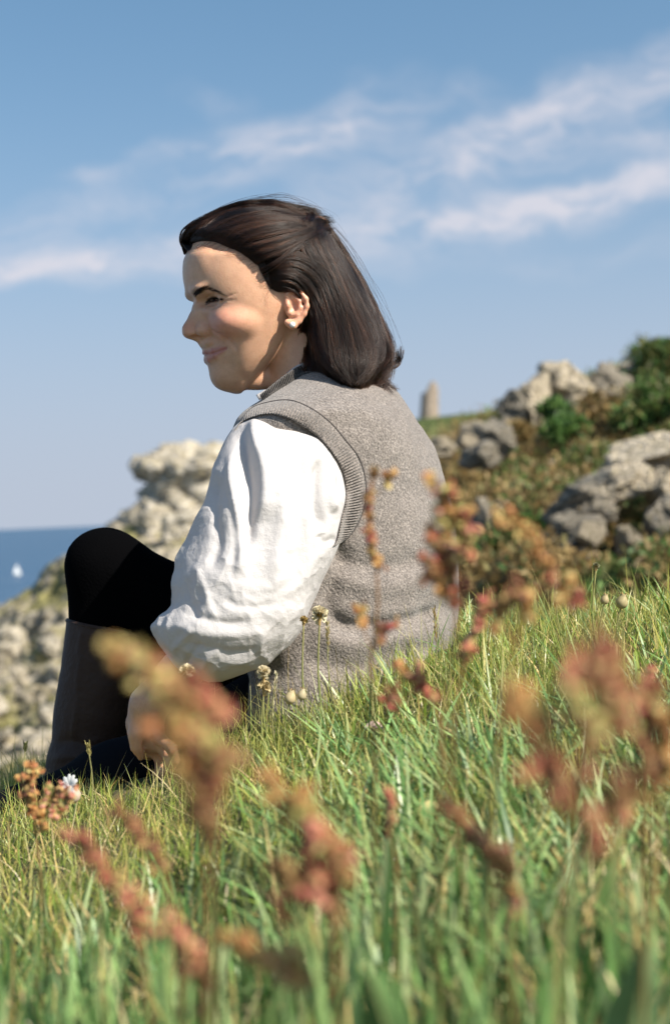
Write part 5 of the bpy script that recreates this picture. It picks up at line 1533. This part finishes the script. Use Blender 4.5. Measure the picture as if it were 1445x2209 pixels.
sorrel('thin sorrel stalk with small red tufts across the middle of the vest', [(802, 1020), (798, 1100), (808, 1200), (815, 1300), (800, 1420), (806, 1560)], .86,
       [(806, 1022, 8, 'orange', 6), (836, 1036, 10, 'orange', 8), (796, 1080, 8, 'red', 6), (800, 1160, 13, 'red', 12), (812, 1208, 12, 'orange', 10), (795, 1110, 8, 'brown', 5), (778, 1332, 13, 'orange', 10), (842, 1350, 10, 'red', 6), (820, 1370, 12, 'brown', 8)], 111, .0011, .0023)
sorrel('orange sorrel arching right above the grass line', [(1082, 1125), (1120, 1135), (1150, 1180), (1165, 1240), (1120, 1360), (1090, 1500)], .70,
       [(1075, 1128, 10, 'orange', 8), (1110, 1126, 12, 'orange', 10), (1140, 1150, 12, 'orange', 8), (1158, 1200, 15, 'orange', 14), (1185, 1232, 14, 'red', 12), (1212, 1270, 14, 'orange', 12), (1240, 1292, 13, 'red', 10), (1095, 1290, 22, 'brown', 20), (1130, 1310, 20, 'orange', 16), (1075, 1330, 16, 'orange', 10)], 112, .0012, .0024)
sorrel('short pinkish sorrel beside the vest hem in the right grass', [(1048, 1285), (1036, 1330), (1010, 1390), (990, 1480)], .82,
       [(1048, 1296, 12, 'red', 12), (1036, 1330, 16, 'red', 18), (1012, 1392, 14, 'mixed', 14), (1004, 1410, 12, 'red', 8)], 113, .0011, .0024)
sorrel('slanting red sorrel in front of the grass below the vest', [(862, 1430), (900, 1465), (930, 1500), (950, 1580)], .85,
       [(868, 1440, 10, 'orange', 8), (898, 1462, 13, 'red', 14), (922, 1492, 14, 'red', 16), (850, 1500, 11, 'brown', 8), (838, 1520, 11, 'red', 8)], 114, .001, .0023)
sorrel('dark sorrel spike with a pale green tip in the right centre', [(970, 1740), (1010, 1790), (1060, 1840), (1096, 1900), (1100, 2040)], .60,
       [(978, 1748, 15, 'brown', 8), (1005, 1785, 20, 'brown', 16), (1045, 1830, 22, 'brown', 18), (1080, 1862, 18, 'brown', 10), (1095, 1905, 28, 'orange', 20), (1098, 1945, 18, 'mixed', 10)], 115)
sorrel('faint red sorrel tuft among the grass in the middle', [(842, 1715), (842, 1760), (850, 1840), (855, 1920)], .80,
       [(842, 1722, 11, 'red', 6), (843, 1758, 14, 'red', 12), (836, 1790, 9, 'brown', 5)], 116, .001, .0023)
sorrel('small red sprig just right of the biggest sorrel head', [(1402, 1450), (1400, 1500), (1396, 1580), (1390, 1680)], .95,
       [(1400, 1462, 9, 'red', 8), (1398, 1492, 10, 'red', 9), (1390, 1530, 10, 'red', 8), (1382, 1604, 9, 'red', 7)], 117, .001, .0023)

# ---- thrift, campion and grass heads near the figure
def planted(tip, base, d=None, n_=14):
    """stem path (world) from ground pixel to tip pixel at one distance"""
    d = d or ground_hit(*base)
    a, b = L(*base, d), L(*tip, d); a[2] = min(a[2], float(gz(a[0], a[1]))) - .004
    mid = (a + b) / 2 + np.array([.006 * np.sign(b[0] - a[0] + 1e-6), 0, .002])
    return Wd(spline(np.array([a, mid, b]), n_))
def thrift(label, tip, base, d, r=.0098, seed=0, cream=(.66, .57, .38), full=1.0):
    rng = np.random.default_rng(seed); path = planted(tip, base, d)
    root = empty('thrift_flower', path[0], label, 'flower', 'dry thrift flowers')
    V, F_ = tube(path, np.linspace(.0011, .0009, len(path)), 7); me = new_mesh('stem', V, F_)
    col_attr(me, np.linspace(0, 1, len(path)).repeat(7)[:, None] * np.array([.34, .30, .12]) + np.linspace(1, 0, len(path)).repeat(7)[:, None] * np.array([.16, .24, .07])); link('stem', me, M_PLANT, root)
    up_ = path[-1] - path[-3]; up_ /= np.linalg.norm(up_); c = path[-1]
    ac = Acc()
    for k in range(int(110 * full)):
        dr = rng.normal(size=3); dr = dr / np.linalg.norm(dr); dr = dr + up_ * .75; dr /= np.linalg.norm(dr)
        s1 = np.cross(dr, rng.normal(size=3)); s1 /= np.linalg.norm(s1); rr = r * (.78 + .3 * rng.random()); w_ = r * .26
        p0 = c + dr * r * .25; p1 = c + dr * rr; n2 = np.cross(dr, s1)
        V = np.array([p0, p1 * .6 + p0 * .4 + s1 * w_, p1 + s1 * w_ * .7 + n2 * w_ * .3, p1 - s1 * w_ * .7 + n2 * w_ * .3, p1 * .6 + p0 * .4 - s1 * w_])
        ac.add(V, [[0, 1, 2, 3, 4]], np.array(cream) * (.75 + .5 * rng.random()))
    link('petals', ac.mesh('petals', False), M_PLANT, root)
    ac = Acc()
    for k in range(12):
        a_ = k / 12 * 6.283; s1 = np.cross(up_, [.3, .2, .9]); s1 /= np.linalg.norm(s1); s2 = np.cross(up_, s1)
        dr = (s1 * math.cos(a_) + s2 * math.sin(a_)); tg = np.cross(up_, dr)
        V = np.array([c - up_ * r * .25, c + dr * r * .55 + tg * r * .2 - up_ * r * .05, c + dr * r * .72 + up_ * r * .3, c + dr * r * .55 - tg * r * .2 - up_ * r * .05])
        ac.add(V, [[0, 1, 2, 3]], (.42, .25, .07))
    V, F_ = tube(np.array([c - up_ * r * 1.1, c - up_ * r * .1]), [.0012, .0021], 7); ac.add(V, F_, (.45, .30, .12))
    link('bracts', ac.mesh('bracts', False), M_PLANT, root)
    set_base(root)
thrift('cream thrift head in front of the sleeve cuff', (404, 1449), (436, 1600), 1.46, .0088, 1)
thrift('cream thrift head just below the bottom of the sleeve', (569, 1452), (596, 1590), 1.50, .0082, 2)
thrift('duller thrift head directly under another below the sleeve', (570, 1484), (584, 1600), 1.50, .0080, 3, (.50, .40, .22))
thrift('largest cream thrift head, against the grey vest', (690, 1327), (708, 1560), 1.52, .0100, 4)
thrift('faded thrift head at the edge of the sleeve beside the largest one', (655, 1338), (676, 1570), 1.52, .0052, 5, (.50, .36, .14), .7)
thrift('closed grey green bud on a tall stem before the dark hollow', (1285, 1222), (1292, 1345), 1.62, .0046, 6, (.26, .25, .14), .8)

def lathe(path, prof, sides=12):
    """prof: (t along path, radius)"""
    p0, p1 = path; ax = p1 - p0; ln = np.linalg.norm(ax)
    pts = np.array([p0 + ax * t for t, _ in prof]); return tube(pts, [max(r, 1e-5) for _, r in prof], sides, True)
def capsule(label, c, base, d, size, seed, col=(.52, .42, .24)):
    path = planted(c, base, d); root = empty('campion_seedhead', path[0], label, 'seedhead', 'papery campion seedheads')
    V, F_ = tube(path, .0008, 6); me = new_mesh('stem', V, F_); col_attr(me, np.tile([.26, .26, .10], (len(V), 1))); link('stem', me, M_PLANT, root)
    up_ = path[-1] - path[-3]; up_ /= np.linalg.norm(up_); p0 = path[-1] - up_ * size * .2
    V, F_ = lathe((p0, p0 + up_ * size * 2), [(0, size * .2), (.12, size * .62), (.32, size * .85), (.55, size * .8), (.78, size * .55), (.92, size * .38), (1, size * .42)], 14)
    me = new_mesh('capsule', V, F_); cv = np.array(col) * (.85 + .3 * np.random.default_rng(seed).random((len(V), 1))); col_attr(me, cv); link('capsule', me, M_PLANT, root)
    ac = Acc(); tp = p0 + up_ * size * 1.95; rng = np.random.default_rng(seed)
    for k in range(6):
        a_ = k / 6 * 6.283; s1 = np.cross(up_, [.3, .2, .9]); s1 /= np.linalg.norm(s1); s2 = np.cross(up_, s1); dr = s1 * math.cos(a_) + s2 * math.sin(a_); tg = np.cross(up_, dr)
        ac.add(np.array([tp + dr * size * .38 + tg * size * .15, tp + dr * size * .38 - tg * size * .15, tp + dr * size * .55 + up_ * size * .3]), [[0, 1, 2]], (.36, .22, .08))
    link('teeth', ac.mesh('teeth', False), M_PLANT, root); set_base(root)
capsule('papery seedhead under the lower thrift heads by the vest hem', (624, 1516), (628, 1600), 1.50, .0075, 1)
capsule('pale papery seedhead close to the vest, right of another seedhead', (650, 1508), (660, 1590), 1.50, .0062, 2, (.50, .42, .26))
capsule('plump tan seedhead on the right skyline of the grass', (1338, 1310), (1342, 1400), 1.62, .0085, 3, (.40, .33, .17))
capsule('smaller tan seedhead left of the plump one on the right', (1302, 1302), (1306, 1390), 1.62, .0060, 4, (.42, .33, .18))

def campion(label, c, base, d):
    path = planted((c[0] + 12, c[1] + 38), base, d); root = empty('sea_campion', path[0], label, 'flower')
    V, F_ = tube(path, .0008, 6); me = new_mesh('stem', V, F_); col_attr(me, np.tile([.14, .2, .07], (len(V), 1))); link('stem', me, M_PLANT, root)
    p0 = path[-1]; fl = P(c[0], c[1], d); up_ = fl - p0; ln = np.linalg.norm(up_); up_ /= ln
    V, F_ = lathe((p0, fl), [(0, .001), (.15, .0055), (.4, .0078), (.7, .0068), (.95, .0045), (1, .0040)], 14)
    me = new_mesh('calyx', V, F_); col_attr(me, np.tile([.56, .44, .34], (len(V), 1))); link('calyx', me, M_PLANT, root)
    rng = np.random.default_rng(5)
    up_ = up_ * .35 - AX_B * .8 - AX_R * .35; up_ /= np.linalg.norm(up_)
    s1 = np.cross(up_, [.3, .2, .9]); s1 /= np.linalg.norm(s1); s2 = np.cross(up_, s1)
    for k in range(5):
        a_ = k / 5 * 6.283 + .4; dr = s1 * math.cos(a_) + s2 * math.sin(a_)
        for sg in (-1, 1):
            tg = np.cross(up_, dr); dd_ = dr + tg * .33 * sg; dd_ /= np.linalg.norm(dd_); ac = Acc()
            rows = []
            for t in np.linspace(0, 1, 6):
                w_ = .0030 * math.sin(math.pi * min(1, .15 + t * .72)) ; cen = fl + dd_ * (.011 * t) + up_ * (.006 * t * (1 - .7 * t))
                tg2 = np.cross(up_, dd_); rows += [cen - tg2 * w_, cen + up_ * .0008, cen + tg2 * w_]
            ac.add(np.array(rows), [list(q) for q in grid_faces(6, 3)], (.80, .78, .76))
            link('petal', ac.mesh('petal'), M_PLANT, root)
    set_base(root)
campion('white campion flower with a puffed pink calyx by the boot', (152, 1694), (180, 1790), 1.42)

def spikelet(label, tip, base, d, length_px, col, seed, name='grass_seedhead'):
    rng = np.random.default_rng(seed); path = planted(tip, base, d, 24); root = empty(name, path[0], label, 'seedhead', 'grass seedheads')
    V, F_ = tube(path, np.linspace(.0010, .0004, 24), 6); me = new_mesh('stem', V, F_); col_attr(me, np.tile([.30, .29, .12], (len(V), 1))); link('stem', me, M_PLANT, root)
    ln = length_px / F * d; ac = Acc(); tot = np.linalg.norm(np.diff(path, axis=0), axis=1)[::-1].cumsum()
    for k in range(26):
        t = k / 26 * ln; i = 22 - int(np.searchsorted(tot, t)); i = max(i, 1); p_ = path[i]; up_ = path[i + 1] - path[i - 1]; up_ /= np.linalg.norm(up_)
        p_ = p_ + up_ * rng.normal() * .001
        o_ = np.cross(up_, rng.normal(size=3)); o_ /= np.linalg.norm(o_); l_ = .007 * (.7 + .5 * rng.random()); e_ = p_ + up_ * l_ + o_ * l_ * .38; s_ = np.cross(up_, o_) * .0011
        ac.add(np.array([p_, (p_ + e_) / 2 + s_ + o_ * .0006, e_, (p_ + e_) / 2 - s_ + o_ * .0006]), [[0, 1, 2, 3]], np.array(col) * (.8 + .4 * rng.random()))
    link('spike', ac.mesh('spike', False), M_PLANT, root); set_base(root)
spikelet('pale feathery grass head beside the thrift under the sleeve', (596, 1450), (604, 1590), 1.50, 90, (.55, .48, .32), 1)
spikelet('straw grass head next to the largest thrift flower', (706, 1340), (738, 1540), 1.53, 60, (.45, .36, .18), 2)
spikelet('pale grass head leaning left on the right skyline of the grass', (1196, 1236), (1232, 1360), 1.60, 70, (.52, .42, .26), 3)
spikelet('slim brown grass head before the lower back of the vest', (934, 1312), (926, 1480), 1.56, 70, (.34, .24, .10), 4)
spikelet('thin arching grass stalk at the left edge in front of the headland', (56, 1600), (14, 1790), 1.50, 20, (.14, .15, .06), 5)
spikelet('upright grass stalk standing before the boot', (190, 1604), (186, 1780), 1.46, 24, (.32, .27, .10), 6)

def scrap(name, label, c, d, size, col, seed, cat='leaf'):
    rng = np.random.default_rng(seed); d = ground_hit(c[0], c[1] + 34) - .02; c0 = P(*c, d); ac = []
    nu_, nv_ = 8, 7
    for i in range(nu_):
        t = i / (nu_ - 1); w_ = size * .45 * math.sin(math.pi * min(.98, .06 + t * .9)) ** .7
        for j in range(nv_):
            s_ = j / (nv_ - 1) * 2 - 1
            ac.append(c0 + AX_R * (t - .5) * size * 1.6 + AX_U * (s_ * w_ + .2 * size * math.sin(3 * t)) + AX_B * (-.35 * size * math.cos(s_ * 1.4) + rng.normal() * size * .02))
    A = np.array(ac); A = np.concatenate([A, A + AX_B * .0006]); g = grid_faces(nu_, nv_)
    me = new_mesh(name, A, [list(q) for q in g] + [list(q[::-1] + nu_ * nv_) for q in g]); col_attr(me, np.tile(col, (len(A), 1)) * (.85 + .3 * rng.random((len(A), 1))))
    link(name, me, M_PLANT, None, label, cat)
scrap('fallen_petal', 'pinkish fallen petal caught in the grass below the vest', (806, 1571), 1.36, .012, (.55, .40, .34), 1, 'petal')
scrap('dry_leaf', 'curled straw yellow leaf lying in the coarse grass', (926, 1748), 1.12, .012, (.62, .50, .24), 2)

# ---- broad dock leaves low in the foreground
def dock_leaf(label, tip, base, d, width, col, seed):
    rng = np.random.default_rng(seed); a, b_ = L(*base, d + .03), L(*tip, d); a[2] = min(a[2], float(gz(a[0], a[1])) - .003)
    mid = (a + b_) / 2 + np.array([0, .012, .012]); c_ = spline(np.array([a, mid, b_]), 18); t = np.linspace(0, 1, 18)
    w_ = width * np.sin(np.pi * np.clip(t * .93 + .03, 0, 1)) ** .8
    dv = np.gradient(c_, axis=0); sd = np.cross(dv, [0, 1.0, .25]); sd /= np.linalg.norm(sd, axis=1)[:, None]
    cr_ = np.linspace(-1, 1, 9); nn_ = np.cross(sd, dv); nn_ /= np.linalg.norm(nn_, axis=1)[:, None]
    X = c_[:, None] + sd[:, None] * (w_[:, None] * cr_)[..., None] + nn_[:, None] * (.22 * width * np.abs(cr_)[None] + .05 * width * np.sin(t * 21)[:, None] * np.abs(cr_)[None])[..., None]
    A = Wd(X).reshape(-1, 3); nb = Wd(nn_[:, None] * np.full((1, 9, 1), .0007)).reshape(-1, 3); g = grid_faces(18, 9)
    root = empty('dock_leaf', Wd(a), label, 'leaf', 'broad leaves in the foreground')
    me = new_mesh('blade', np.concatenate([A, A - nb]), [list(q) for q in g] + [list(q[::-1] + 162) for q in g]); col_attr(me, np.tile(col, (324, 1)) * (.85 + .3 * rng.random((324, 1)))); link('blade', me, M_PLANT, root)
    V, F_ = tube(Wd(c_ + nn_ * -.0006), np.linspace(.0014, .0004, 18), 6); me = new_mesh('midrib', V, F_); col_attr(me, np.tile([.34, .38, .16], (len(V), 1))); link('midrib', me, M_PLANT, root)
    set_base(root)
dock_leaf('wide dark green leaf lying at the bottom centre', (800, 2105), (960, 2190), .52, .014, (.13, .23, .08), 2)
dock_leaf('pale green leaf tilted at the bottom right corner', (1400, 2040), (1330, 2230), .55, .012, (.22, .33, .15), 3)
